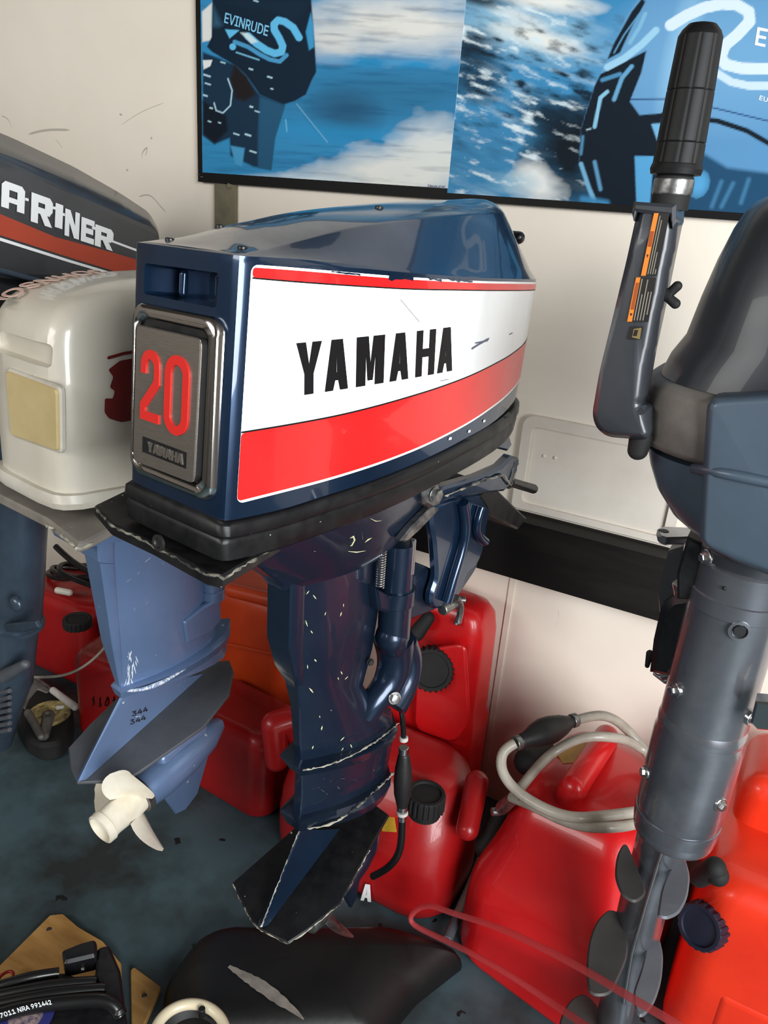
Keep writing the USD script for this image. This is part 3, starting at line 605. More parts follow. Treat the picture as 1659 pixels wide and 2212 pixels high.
bh_ = PchipInterpolator([0, .06, .15, .3, .42, .5, .56, .60], [.134, .143, .154, .162, .157, .138, .09, 0.0])
def bplan(ins):
    y = np.r_[np.linspace(.03, .54, 18), .56, .58, .592]; h = bh_(y)
    R_ = np.array([(.06, -.0155), (.105, -.010), (.122, .0), (.130, .012)]+list(zip(h, y))); P_ = np.vstack([R_, [(0, .60)], (R_*[-1, 1])[::-1]])
    c = np.array([0, .27]); P_ = c+(P_-c)*[1-ins/.146, 1-ins/.30]; return P_
Tw = Thing('outboard_motor', 'off-white outboard motor with beige end badge and white propeller, left of the number 20 motor', 'outboard motor')
def BW(m): m = m.copy(); m.vertices = B.W(m.vertices); return m
HT = PchipInterpolator([-.05, .0, .05, .2, .4, .6], [.345, .352, .372, .400, .408, .385])
rs = []
for z, ins in ((-.004, .0), (.05, .0), (.12, .001), (.2, .003), (.26, .006)):
    p = bplan(ins); rs.append(np.stack([BXC+p[:, 0], p[:, 1], np.full(len(p), z)], 1))
for g, ins in ((.3, .009), (.55, .013), (.74, .019), (.88, .03), (.96, .045), (1.0, .068), (1.012, .09), (1.016, .112)):
    p = bplan(ins); rs.append(np.stack([BXC+p[:, 0], p[:, 1], .26+(HT(p[:, 1])-.26)*g], 1))
cw = fixn(cat(loft(rs, cap=False), strip_cap(rs[0], True), strip_cap(rs[-1], False)))
nt = prism(rnd(np.array([(-.25, .248), (-.03, .248), (-.03, .292), (-.25, .292)]), .012), .035, 0); v = nt.vertices.copy(); nt.vertices = np.stack([v[:, 0], v[:, 2]-.02, v[:, 1]], 1)
try: cw = unman(man(cw)-man(fixn(nt)))
except Exception as e: print('white cut', e)
wc = Tw.add('cowling', BW(cw), 'cream_cowl', smooth=32, label='off-white cowling with scuffs')
def bprism(p, yf, t, bev, r=0.0):
    p = rnd(ccw(np.array(p)), r) if r else ccw(np.array(p)); m = prism(p, t, bev); v = m.vertices.copy(); m.vertices = np.stack([v[:, 0], yf+t-v[:, 2], v[:, 1]], 1); return BW(fixn(m))
bd = np.array([B.y(q, -.022)[[0, 2]] for q in ((12, 800), (124, 842), (126, 976), (24, 940))])
Tw.add('badge_rim', bprism(inset(ccw(bd), -.005), -.019, .012, .003, .014), 'cream_rim', wc)
Tw.add('badge', bprism(bd, -.024, .012, .003, .012), 'beige_badge', wc, label='blank beige badge')
rs = []
for z, o in ((.004, -.004), (.004, .012), (-.012, .017), (-.026, .012), (-.026, -.02)):
    p = bplan(-o); rs.append(np.stack([BXC+p[:, 0], p[:, 1], np.full(len(p), z)], 1))
Tw.add('cowl_rim', BW(fixn(cat(loft(rs, cap=False), strip_cap(rs[0], False), strip_cap(rs[-1], True)))), 'cream_rim', smooth=40)
# painted letter on its side and the faded name on the top edge
def bside(poly, off, edge=.01):
    v, f = fan(poly); v, f = trimesh.remesh.subdivide_to_size(np.c_[v, np.zeros(len(v))], f, edge, max_iter=10)
    ins = np.interp(v[:, 1], [.05, .12, .2, .26], [0, .001, .003, .006]); h = bh_(v[:, 0])*(1-ins/.146)
    m = TM(np.stack([BXC+h+off, v[:, 0], v[:, 1]], 1), f)
    if m.face_normals[:, 0].mean() < 0: m.invert()
    return BW(m)
sp = np.array([B.x(q, .012)[1:] for q in ((238, 800), (262, 780), (300, 772), (320, 900), (262, 912), (238, 905), (229, 892), (230, 862), (246, 862), (250, 845), (240, 838), (248, 815))])
Tw.add('side_letter', bside(Polygon(rnd(ccw(sp), .004)).buffer(0), .0012), 'faded_red', wc, label='flaking dark red letter')
bp = LineString([B.x(q, .0)[1:] for q in ((232, 772), (262, 762), (290, 757))]).buffer(.003)
Tw.add('scuff', bside(bp, .001), 'faded_red', wc)
def on_top(x, y): return B.W(np.stack([x, y, HT(y)*1.0+.0065], -1))
tx = finer(meshkit.text_mesh('JOHNSON', .03, .0012, bold=True), .012); v = tx.vertices.copy()
tx.vertices = on_top(BXC-.085+v[:, 1]*1.6, .22-v[:, 0]*1.25)+np.array([0, 0, 1])*(v[:, 2:3]-.002)
Tw.add('faded_name', tx, 'ghost_pink', wc, smooth=False)
SB = Fr(B.W((0, 0, -.045)), R=B.R)
sw = Tw.add('splash_plate', slab(SB, 2, 0, [(-60, 1030), (40, 1020), (300, 1050), (330, 1090), (262, 1128), (185, 1168), (168, 1172), (100, 1120), (0, 1070)], .022, .004), 'grey_pan', label='grey splash plate with a bare corner')
worn(edge_path(SB, 2, 0, [(95, 1118), (140, 1150), (168, 1172), (186, 1168), (200, 1160)], 24, -.012), .006, 21, T_=Tw, parent=sw)
Tw.add('pan_skirt', leg(B, 0, BXC, [((160, 1150), (420, 1080), .06, .10), ((172, 1185), (430, 1110), .05, .085)]), 'blue_leg')
wl_ = Tw.add('leg', leg(B, 0, BXC, [((246, 1150), (440, 1120), .034, .05), ((250, 1230), (452, 1220), .034, .05), ((256, 1330), (470, 1300), .030, .05), ((262, 1420), (486, 1370), .022, .052), ((266, 1480), (500, 1400), .014, .052), ((268, 1496), (505, 1408), .012, .054)]), 'blue_leg', smooth=28, label='light blue leg with scraped paint')
Tw.add('rear_plate', leg(B, 0, BXC, [((212, 1160), (252, 1155), .040, .042), ((216, 1215), (250, 1212), .040, .042), ((220, 1218), (252, 1214), .034, .036), ((246, 1400), (262, 1398), .026, .028), ((262, 1486), (268, 1484), .010, .012)]), 'blue_leg', smooth=28)
def bx(q, x): return B.W(B.x(q, x))
Tw.add('side_pad', slab(B, 0, BXC+.060, [(398, 1345), (440, 1312), (478, 1290), (480, 1340), (455, 1368), (405, 1392)], .02, .005, .006), 'blue_leg')
Tw.add('swivel_tube', cat(tube(np.array([bx((452, 1150), BXC+.03), bx((458, 1282), BXC+.03)]), .030, 20), cyl(bx((457, 1270), BXC+.03), bx((458, 1292), BXC+.03), .034)), 'blue_leg')
Tw.add('splash_lip', leg(B, 0, BXC, [((264, 1486), (512, 1345), .016, .060), ((264, 1496), (518, 1352), .024, .075), ((265, 1508), (514, 1372), .016, .062)]), 'blue_leg', smooth=35)
p = [bx(q, BXC+h) for q, h in (((266, 1492), .016), ((300, 1490), .045), ((340, 1478), .06), ((400, 1445), .068))]
Tw.add('scraped_paint', tube(spline(p, 30), np.r_[np.linspace(.003, .006, 15), np.linspace(.006, .002, 15)], 8), 'scrape', label='patch scraped to white along the lip')
g_ = np.random.default_rng(33)
for k in range(26):
    x, y = 272+g_.uniform(-2, 30)*(1-k/40), 1405+k*3.2+g_.uniform(-4, 4); a = g_.uniform(1.2, 1.9); L_ = g_.uniform(8, 24); mark(Tw, wl_, [(x, y), (x+L_*.5*math.cos(a), y+L_*.5*math.sin(a)), (x+L_*math.cos(a), y+L_*math.sin(a))], .0016*g_.uniform(.6, 1.5), 'chip_white')
for (x, y, L_) in ((318, 1180, 12), (325, 1205, 14), (352, 1215, 5), (302, 1235, 8), (283, 1250, 12), (318, 1300, 6), (290, 1312, 7), (342, 1172, 5), (400, 1352, 24), (398, 1372, 16), (468, 1350, 14), (455, 1378, 12)):
    a = g_.uniform(1.3, 2.6); mark(Tw, wl_, [(x, y), (x+L_*math.cos(a), y+L_*math.sin(a))], .0016, 'chip_white')
PB0 = B.W(np.r_[BXC, B.x((268, 1492), BXC)[1:]]); PB = Fr(PB0-np.array([0, 0, .115]), (-6, 0, 9))
pw = Tw.add('cavitation_plate', slab(PB, 2, 0, [(147, 1615), (153, 1660), (166, 1690), (268, 1686), (300, 1668), (340, 1640), (440, 1570), (495, 1500), (505, 1450), (495, 1425), (455, 1430), (300, 1470), (255, 1505), (195, 1562)], .010, .003), 'plate_grey', label='dark grey cavitation plate')
rt_ = B.W(np.r_[BXC, B.x((268, 1488), BXC)[1:]]); rr_ = PB.W(PB.z((168, 1688), .004))
spine(PB, rt_, rr_, .02, (PB.W(PB.z((245, 1530), 0)), PB.W(PB.z((164, 1684), 0))), (PB.W(PB.z((440, 1455), 0)), PB.W(PB.z((186, 1684), 0))), 'blue_leg', Tw, pw)
spn = Tw.parts[-1]
for row, txt, q0 in ((0, '344', (284, 1548)), (1, '344', (280, 1566))):
    h0_, h1_ = hit(spn.mesh, q0), hit(spn.mesh, (q0[0]+34, q0[1]-12))
    if h0_ and h1_:
        e_ = unit(h1_[0]-h0_[0]); n0 = h0_[1]; f_ = np.cross(n0, e_); L_ = np.linalg.norm(h1_[0]-h0_[0]); tm = meshkit.text_mesh(txt, 1.0, .02, bold=True); v = tm.vertices; sc = L_/np.ptp(v[:, 0])
        tm.vertices = h0_[0]+v[:, :1]*sc*e_+v[:, 1:2]*sc*.6*f_+n0*(.0004+v[:, 2:3]*.02); Tw.add('stamped_number', tm, 'deep_black', spn, smooth=False)
# gearcase below the plate, propeller pointing to the camera's left
h0 = PB.W(PB.z((395, 1640), -.10)); h1 = PB.W(PB.z((222, 1795), -.10)); ax = unit(PB.W((PB.z((222, 1795), -.10)*[1, 1, 0]))-PB.W(PB.z((395, 1640), -.10)*[1, 1, 0]))
hub0 = PB.W(PB.z((300, 1718), -.082)); hub1 = PB.W(PB.z((222, 1788), -.082)); ax = unit(hub1-hub0)
Tw.add('gearcase', cat(lathe([(.001, -.30), (.02, -.285), (.042, -.23), (.052, -.15), (.052, -.06), (.045, -.012), (.044, -.010)], hub0, ax, 28), hull((hub0-ax*.08+np.array([0, 0, .05]), .02), (hub0-ax*.21+np.array([0, 0, .05]), .02), (hub0-ax*.21, .03), (hub0-ax*.08, .03))), 'blue_leg', smooth=45, label='light blue gearcase')
sk = np.array([(-.26, -.02), (-.05, -.02), (-.09, -.16), (-.12, -.175), (-.17, -.16)]); sm = prism(ccw(sk), .012, .004); zz = np.array([0, 0, 1.0]); zz = unit(zz-ax*(zz @ ax)); xx = np.cross(ax, zz)
sv = sm.vertices.copy(); sm.vertices = hub0+sv[:, :1]*ax+sv[:, 1:2]*zz+(sv[:, 2:3]-.006)*xx
Tw.add('skeg', fixn(sm), 'blue_leg')
Tw.add('bearing_ring', lathe([(.036, -.014), (.047, -.012), (.046, 0.004), (.036, .006)], hub0, ax, 28), 'bare_metal')
pw_ = Tw.add('propeller', lathe([(.03, .002), (.038, .004), (.040, .03), (.036, .09), (.037, .1), (.040, .102), (.039, .118), (.033, .12), (.030, .09), (.028, .05), (.001, .048)], hub0, ax, 32), 'prop_white', smooth=40, label='white propeller hub with an open end')
for k, a in enumerate((.35, 2.45, 4.55)): Tw.add('blade', blade(hub0, ax, a, .034, .135, .060, .75, .004, rake=.01), 'prop_white', pw_, smooth=55)
Tw.done()

# ------------------------------------------------------------------ the dark motor at the far left
mat('charcoal_cowl', lin(66, 68, 72), .3, .1, .5, lin(54, 56, 60), 4.0)
mat('orange_red', lin(176, 62, 36), .35, 0, .3, lin(166, 56, 32), 5.0)
mat('grey_leg', lin(72, 88, 104), .35, .4, .3, lin(58, 70, 84), 6.0, rvar=.06)
K = Fr((-1.62, 0, 0), (0, 0, 0))
Tm = Thing('outboard_motor', 'charcoal outboard motor with orange-red stripe and white lettering at the left edge', 'outboard motor')
cm = slab(K, 0, 0, [(-190, 200), (-40, 258), (60, 300), (190, 362), (290, 420), (352, 462), (372, 500), (372, 612), (300, 640), (-190, 640)], .34, .05, .02)
kc = Tm.add('cowling', cm, 'charcoal_cowl', smooth=60)
def kflat(px, lift, m, nm, t=.0012, label=None): return Tm.add(nm, slab(Fr((-1.62+lift, 0, 0)), 0, 0, px, t+lift, 0), m, kc, smooth=False, label=label)
kflat([(-120, 428), (0, 462), (120, 512), (245, 546), (300, 562), (300, 602), (150, 556), (0, 508), (-120, 470)], .0015, 'orange_red', 'stripe', label='orange-red stripe')
kflat([(-120, 478), (0, 513), (150, 561), (300, 606), (300, 611), (150, 567), (0, 520), (-120, 486)], .0015, 'decal_white', 'pinstripe')
kflat([(225, 512), (300, 540), (300, 545), (225, 517)], .0015, 'decal_white', 'pinstripe')
Tm.add('lower_cowl', slab(K, 0, .01, [(-190, 580), (0, 590), (300, 655), (380, 640), (380, 800), (-190, 860)], .36, .03, .02), 'deep_black', smooth=50)
Tm.add('cowl_trim', slab(K, 0, .014, [(-100, 566), (0, 578), (150, 618), (300, 668), (300, 676), (150, 628), (0, 590), (-100, 580)], .02, .003), 'grey_leg')
LP = lambda q, lift=.004: K.W(np.r_[lift, K.x(q, lift)[1:]])
def flat_text(txt, tl, bl, tr, mth, T_, nm, parent, planeP, bold=True, thick=.0012, wid=None):
    """Lettering laid into the parallelogram given by its top left, bottom left and top right corners."""
    m = meshkit.text_mesh(txt, 1.0, .02, bold=bold) if isinstance(txt, str) else txt
    lo, hi = m.vertices.min(0), m.vertices.max(0); q = (m.vertices-lo)/(hi-lo); a, b, c = planeP(bl), planeP(tl), planeP(tr); n = unit(np.cross(c-b, b-a))
    m = m.copy(); m.vertices = a+q[:, :1]*(c-b)+q[:, 1:2]*(b-a)+q[:, 2:3]*n*thick; return T_.add(nm, fixn(m), mth, parent, smooth=False)
def block(c):
    if c == 'A': return U(sbox(0, 0, .32, .82), sbox(.68, 0, 1, .82), sbox(0, .25, 1, .45), [(0, .72), (0, .86), (.14, 1), (.86, 1), (1, .86), (1, .72)])
    if c == 'R': return U(sbox(0, 0, .32, 1), sbox(0, .74, .86, 1), [(.64, .4), (.88, .4), (1, .54), (1, .86), (.86, 1), (.64, 1)], sbox(0, .36, .88, .58), [(.4, .4), (.72, .4), (1, 0), (.66, 0)])
    if c == 'N': return U(sbox(0, 0, .3, 1), sbox(.7, 0, 1, 1), [(0, 1), (.34, 1), (1, 0), (.66, 0)])
    if c == 'E': return U(sbox(0, 0, .36, 1), sbox(0, .76, 1, 1), sbox(0, 0, 1, .24), sbox(0, .39, .92, .62))
    if c == 'M': return U(sbox(0, 0, .26, 1), sbox(.74, 0, 1, 1), [(0, 1), (.3, 1), (.5, .6), (.7, 1), (1, 1), (.6, .2), (.4, .2)])
    return sbox(0, 0, 1, 1)
for c, x0, x1, yt, yb in (('M', -75, -12, 348, 415), ('A', 2, 52, 388, 446), ('R', 66, 112, 415, 478), ('I', 118, 134, 438, 490), ('N', 139, 170, 450, 508), ('E', 174, 202, 468, 520), ('R', 204, 243, 484, 530)):
    sl = .36*(x1-x0); flat_text(finer(trimesh.creation.extrude_polygon(block(c), .02, engine='earcut'), 1), (x0+2, yt), (x0, yb), (x1+2, yt+sl), 'decal_white', Tm, 'letter', kc, lambda q: LP(q, .003))
for (x, y) in ((58, 430), (116, 448), (136, 462), (203, 492)): kflat([(x-3, y-3), (x+4, y-1), (x+4, y+5), (x-3, y+3)], .003, 'decal_white', 'letter_dot')
Yk = 1.2
def ky(q, y=Yk): return G.y(q, y)
Tm.add('leg', cat(tube(np.array([ky((50, 900)), ky((42, 1110)), ky((36, 1330)), ky((30, 1345))]), [.074, .071, .068, .066], 24), tube(np.array([ky((30, 1345)), ky((25, 1470)), ky((12, 1520)), ky((-5, 1600))]), [.068, .06, .052, .044], 24)), 'grey_leg', smooth=40, label='grey-blue round leg')
Tm.add('leg_joint', lathe([(.07, -.004), (.079, 0), (.079, .006), (.07, .01)], ky((32, 1345)), ky((42, 1110))-ky((32, 1345)), 28), 'grey_leg')
Tm.add('leg_boss', ball(ky((35, 1305), Yk-.075), .022, (1, .6, 1)), 'grey_leg')
Tm.add('hinge', cat(hull((ky((10, 1460), Yk-.06), .02), (ky((55, 1435), Yk-.06), .014)), *[cyl(ky((-15, 1500+k*14), Yk-.05), ky((22, 1492+k*14), Yk-.05), .007) for k in range(7)]), 'plate_grey')
Tm.add('bracket_wing', slab(Fr((0, Yk-.06, 0)), 1, 0, [(20, 1345), (85, 1338), (92, 1352), (60, 1362), (20, 1362)], .012, .003), 'grey_leg')
Tm.done()

# ------------------------------------------------------------------ fuel tanks
mat('tank_red', lin(205, 22, 26), .33, 0, .25, lin(190, 18, 22), 5.0, sub=.12, bump=.06, bscale=120)
mat('tank_dark_red', lin(168, 20, 22), .36, 0, .2, lin(150, 17, 20), 5.0, sub=.08, bump=.08, bscale=120)
mat('tank_orange', lin(196, 66, 22), .42, 0, .1, lin(180, 56, 20), 5.0, sub=.1)
mat('tank_orange_red', lin(228, 52, 22), .36, 0, .2, lin(214, 44, 20), 5.0, sub=.12, bump=.05, bscale=110)
mat('cap_blue', lin(22, 26, 44), .5)
mat('sticker_yellow', lin(205, 160, 50), .45, 0, 0, lin(190, 145, 44), 20.0)
def ribcap(o, d, r, h, n=24, sides=144):
    d = unit(d); a = unit(np.cross(d, [.2, .3, 1.0])); b = np.cross(d, a); th = np.arange(sides)*2*np.pi/sides; rib = 1+.035*np.sign(np.cos(n*th))
    rg = lambda rr, z, k: np.asarray(o)+d*z+(rr*(1+(rib-1)*k))[:, None]*(np.cos(th)[:, None]*a+np.sin(th)[:, None]*b) if np.ndim(rr) else np.asarray(o)+d*z+(rr*(1+(rib-1)*k))[:, None]*(np.cos(th)[:, None]*a+np.sin(th)[:, None]*b)
    return loft([rg(r, 0, 1), rg(r, h*.85, 1), rg(r*.95, h, .3), rg(r*.8, h, 0), rg(r*.76, h*.88, 0), rg(r*.3, h*.9, 0)])
def tank_body(c, half, yaw, rows, r=.05):
    """rows: (z, x scale, y scale, x shift, y shift); rounded-rectangle sections."""
    ca, sa = math.cos(math.radians(yaw)), math.sin(math.radians(yaw)); rs = []
    for z, sx, sy, dx, dy in rows:
        p = roundrect(half[0]*sx, half[1]*sy, r*min(1, sx*1.1), 6)+np.array([dx, dy]); rs.append(np.stack([c[0]+ca*p[:, 0]-sa*p[:, 1], c[1]+sa*p[:, 0]+ca*p[:, 1], np.full(len(p), z)], 1))
    return loft(rs)
def lowrows(h, sh=.05, k=.0):
    """A box that rounds off at foot and top."""
    return [(0, .86, .82, 0, 0), (.006, .93, .91, 0, 0), (.022, .985, .98, 0, 0), (.05, 1, 1, 0, 0), (h-sh, 1-k, 1-k, 0, 0), (h-sh*.55, .985-k, .97-k, 0, 0), (h-sh*.2, .93-k, .89-k, 0, 0), (h-sh*.03, .84-k, .78-k, 0, 0), (h, .72-k, .6-k, 0, 0)]
def arch(a, b, up, h, r, n=14):
    a, b, up = np.asarray(a, float), np.asarray(b, float), np.asarray(up, float)
    return tube(spline([a-up*.01, a+up*h*.8+(b-a)*.06, a+up*h+(b-a)*.25, a+up*h+(b-a)*.75, b+up*h*.8-(b-a)*.06, b-up*.01], n*2), r, 14)
# big low tank under the number 20 motor
Tb = Thing('fuel_tank', 'large low red fuel tank with white letters, below the number 20 motor', 'fuel tank')
zt = .37
bb = Tb.add('body', tank_body((-.728, 1.50), (.272, .152), 0, [(0, .9, .86, 0, 0), (.006, .95, .93, 0, 0), (.025, .99, .985, 0, 0), (.06, 1, 1, 0, 0), (.13, 1, 1, 0, 0), (.16, .985, .98, 0, 0), (.19, .98, .97, 0, 0), (.25, .95, .90, 0, .012), (.30, .90, .80, 0, .03), (.335, .84, .70, 0, .04), (.355, .74, .58, 0, .045), (.362, .6, .42, 0, .045)], .11), 'tank_dark_red', smooth=50)
cp_ = G.z((920, 1722), .372); Tb.add('cap', cat(ribcap(cp_-[0, 0, .03], (0, 0, 1), .047, .045, 22), cyl(cp_-[0, 0, .05], cp_-[0, 0, .02], .04)), 'matte_black', label='black ribbed filler cap')
Tb.add('handle', chain([G.y((598, 1640), 1.42), G.y((592, 1565), 1.42), G.y((625, 1555), 1.45), G.y((660, 1620), 1.5)], [.034, .036, .036, .034]), 'tank_dark_red', smooth=50)
Tb.add('handle', chain([G.z((1020, 1735), .31), G.z((1030, 1690), .37), G.z((1010, 1790), .31)], [.03, .03, .028]), 'tank_dark_red', smooth=50)
fy = lambda q: G.y(q, 1.342)
for c, x0, x1 in (('H', 748, 772), ('A', 779, 808)): flat_text(finer(trimesh.creation.extrude_polygon(letter(c, .8, .3), .02, engine='earcut'), 1), (x0+4, 1905 if c == 'H' else 1908), (x0, 1944), (x1-2, 1909 if c == 'H' else 1912), 'decal_white', Tb, 'letter', bb, fy)
Tb.add('sticker', prism(np.array([G.y(q, 1.352)[[0, 2]] for q in ((822, 1765), (850, 1768), (855, 1800), (824, 1798))]), .001, 0).apply_transform(np.array([[1, 0, 0, 0], [0, 0, -1, 1.357], [0, 1, 0, 0], [0, 0, 0, 1.0]])), 'sticker_yellow', bb, smooth=False)
Tb.done()
# upright jug behind it
Ta = Thing('fuel_can', 'upright bright red fuel can with black ribbed cap on its front, against the wall', 'fuel can')
ba = Ta.add('body', tank_body((-.72, 1.778), (.165, .09), -4, [(0, .9, .86, 0, 0), (.01, .97, .95, 0, 0), (.03, 1, 1, 0, 0), (.27, 1, 1, 0, 0), (.275, 1.0, .99, 0, 0), (.36, 1, .98, 0, 0), (.38, .97, .9, 0, 0), (.40, .965, .9, 0, 0), (.64, .94, .86, 0, 0), (.69, .89, .8, .0, 0), (.715, .78, .66, .0, 0), (.724, .6, .46, 0, 0)], .05), 'tank_red', smooth=40)
co = G.y((935, 1440), 1.66); cd = unit((.25, -.85, .25)); Ta.add('cap', cat(ribcap(co+cd*.0, cd, .060, .038, 26), cyl(co-cd*.03, co+cd*.005, .052)), 'matte_black', label='black ribbed screw cap')
Ta.add('front_panel', slab(Fr((0, 1.672, 0)), 1, 0, [(905, 1400), (1010, 1385), (1020, 1560), (985, 1600), (900, 1570)], .02, .008, .03), 'tank_red', smooth=50)
Ta.add('spout', cat(hull((G.y((900, 1368), 1.66), .022), (G.y((925, 1335), 1.68), .018))), 'matte_black')
Ta.add('air_valve', cat(tube(spline([G.z((992, 1300), .73), G.z((995, 1320), .72), G.y((985, 1350), 1.68)], 10), .008, 10), cyl(G.z((985, 1296), .735), G.z((1005, 1296), .735), .010)), 'bare_metal')
Ta.done()
def plain_can(name, label, c, half, yaw, h, m, rows=None, cap=None, r=.05, cat_='fuel can', extra=None):
    t = Thing(name, label, cat_); b = t.add('body', tank_body(c, half, yaw, rows or lowrows(h), r), m, smooth=45)
    if cap: t.add('cap', ribcap(cap[0], cap[1], cap[2], cap[3], 20), 'matte_black', label='black filler cap')
    if extra: extra(t, b)
    t.done()
def ex_orange(t, b):
    t.add('top_grip', hull((G.y((500, 1275), 1.66), .022), (G.y((600, 1300), 1.66), .022)), 'tank_orange')
    t.add('air_valve', hexbolt(G.y((600, 1335), 1.655), (0, -1, .2), .010, .012), 'prop_white')
    t.add('seam', slab(Fr((0, 1.649, 0)), 1, 0, [(480, 1385), (640, 1420), (640, 1427), (480, 1392)], .006, .002), 'tank_orange')
plain_can('fuel_can', 'tall orange fuel can standing between the two blue motor legs', (-1.33, 1.755), (.17, .10), -3, .56, 'tank_orange', extra=ex_orange)
plain_can('fuel_can', 'low dark red fuel can on the floor in front of the orange can', (-1.215, 1.52), (.175, .105), -4, .295, 'tank_dark_red', r=.06)
def ex_left(t, b):
    for k in range(3):
        g = np.random.default_rng(40+k); c0 = G.z((165+k*12, 1235+k*12), .36); th = np.linspace(0, 2*math.pi, 8, endpoint=False)+k
        t.add('hose', tube(spline(np.stack([c0[0]+.11*np.cos(th)*(1+.2*np.sin(2*th+k)), c0[1]+.07*np.sin(th), c0[2]+.015*k+.02*np.cos(th+k)], 1), 60, True), .009, 8, closed=True), 'black_plastic', label='coiled black hose on top')
    t.add('hose', tube(spline([G.z((120, 1180), .45), G.z((160, 1215), .42), G.z((230, 1260), .40), G.z((260, 1300), .3)], 24), .011, 8), 'black_plastic')
    t.add('vent', hull((G.z((125, 1275), .37), .012), (G.z((150, 1280), .37), .012)), 'cream_rim')
plain_can('fuel_tank', 'red fuel tank under coiled black hoses at the far left', (-2.13, 1.71), (.20, .14), 0, .335, 'tank_dark_red', cap=(G.z((168, 1352), .325), (0, 0, 1), .045, .03), r=.06, cat_='fuel tank', extra=ex_left)
def ex_scr(t, b):
    g = np.random.default_rng(5)
    for k in range(4):
        px = [(200+k*14+g.uniform(0, 5), 1505+g.uniform(0, 22)) for _ in range(5)]
        t.add('marker_scribble', tube(spline([G.y(q, 1.384) for q in px], 18), .0016, 5), 'decal_black', b)
plain_can('fuel_can', 'red fuel can with black marker scribble, left of the white propeller motor leg', (-1.66, 1.505), (.155, .12), 2, .33, 'tank_dark_red', r=.07, extra=ex_scr)
# red tank with the grey hose, right of the middle
Tg = Thing('fuel_tank', 'red fuel tank with raised carry handle under the coiled grey hose', 'fuel tank')
bg = Tg.add('body', tank_body((-.182, 1.545), (.205, .25), -10, [(0, .92, .9, 0, 0), (.008, .97, .96, 0, 0), (.03, 1, 1, 0, 0), (.16, 1.0, 1.0, 0, 0), (.22, .985, .97, 0, 0), (.26, .95, .92, 0, .006), (.30, .88, .86, 0.0, .012), (.36, .80, .80, .0, .02), (.42, .76, .76, .0, .025), (.46, .72, .70, .0, .03), (.485, .63, .58, .0, .035), (.495, .5, .42, .0, .035)], .09), 'tank_red', smooth=50)
Tg.add('handle', chain([G.z((1218, 1730), .47), G.z((1240, 1700), .535), G.z((1310, 1592), .535), G.z((1312, 1600), .47)], [.026, .030, .030, .026]), 'tank_red', smooth=50, label='raised red carry handle')
Tg.add('rib', hull((G.y((1190, 1790), 1.50), .012), (G.y((1140, 1950), 1.40), .012)), 'tank_red')
Tg.add('moulded_ring', tube(np.array([G.y((1200+27*math.cos(a), 1940+27*math.sin(a)), 1.362) for a in np.linspace(0, 2*math.pi, 24, endpoint=False)]), .0022, 6, closed=True), 'tank_red', bg)
st = np.array([G.z(q, .488) for q in ((1200, 1630), (1225, 1600), (1290, 1600), (1250, 1652), (1215, 1655))]); Tg.add('warning_sticker', prism(st[:, :2], .012, 0).apply_translation((0, 0, .484)), 'sticker_yellow', bg, smooth=False)
Tg.add('fuel_fitting', hull((G.z((1140, 1645), .46), .034), (G.z((1175, 1620), .46), .028)), 'matte_black')
Tg.add('hose_connector', hull((G.z((1085, 1755), .33), .02), (G.z((1050, 1830), .25), .03)), 'matte_black')
Tg.done()
# orange-red tank at the right edge
Th = Thing('fuel_tank', 'orange-red fuel tank with dark blue cap at the right edge', 'fuel tank')
Th.add('body', tank_body((.37, 1.60), (.30, .22), 0, lowrows(.50, .06), .07), 'tank_orange_red', smooth=45)
Th.add('top_block', rbox((.30, 1.70, .53), (.20, .12, .09), .05), 'tank_orange_red', smooth=50)
c1 = G.y((1528, 1995), 1.395); Th.add('cap', ribcap(c1, unit((-.35, -.8, .3)), .046, .04, 20), 'cap_blue', label='dark blue ribbed cap')
Th.add('fuel_fitting', cat(hull((G.y((1510, 1895), 1.40), .02), (G.y((1545, 1875), 1.38), .022)), hull((G.y((1545, 1875), 1.38), .018), (G.y((1550, 1890), 1.38), .022))), 'matte_black')
Th.add('moulded_step', rbox((.36, 1.395, .16), (.2, .02, .07), .02), 'tank_orange_red', smooth=50)
Th.done()
# ------------------------------------------------------------------ the dark grey motor at the right, tiller folded up
mat('graphite', lin(46, 50, 55), .42, .2, .15, lin(42, 46, 52), 4.0, rvar=.05)
mat('graphite_metal', lin(140, 143, 150), .27, .8, .4, lin(112, 115, 123), 9.0, rvar=.06)
mat('graphite_low', lin(74, 88, 102), .42, .15, .2, lin(66, 79, 92), 4.0)
mat('rubber_band', lin(112, 107, 101), .6, 0, 0, lin(88, 84, 80), 12.0, bump=.15, bscale=70)
mat('tiller_grey', lin(60, 63, 68), .36, .2, .2, lin(52, 55, 60), 8.0)
mat('plate_dark', lin(58, 56, 55), .5, .1, 0, lin(48, 47, 46), 9.0)
mat('grip_black', lin(14, 14, 15), .55, 0, 0, lin(18, 18, 19), 30.0, spec=.3)
mat('warn_orange', lin(236, 124, 40), .4)
mat('warn_ink', lin(150, 70, 20), .5)
mat('label_black', lin(28, 26, 26), .4)
mat('label_text', lin(128, 122, 110), .5)
mat('label_gold', lin(120, 104, 62), .5)
mat('rust_pin', lin(206, 190, 160), .45, .4, 0, lin(160, 110, 60), 60.0)
Tr = Thing('outboard_motor', 'graphite grey outboard motor with folded-up black tiller grip at the right edge', 'outboard motor')
def sect(xl, hx, cy, hy, z, p=2.6, n=48):
    th = np.arange(n)*2*np.pi/n; c, s_ = np.cos(th), np.sin(th)
    return np.stack([xl+hx+hx*np.sign(c)*np.abs(c)**(2/p), cy+hy*np.sign(s_)*np.abs(s_)**(2/p), np.full(n, z)], 1)
YR = 1.17
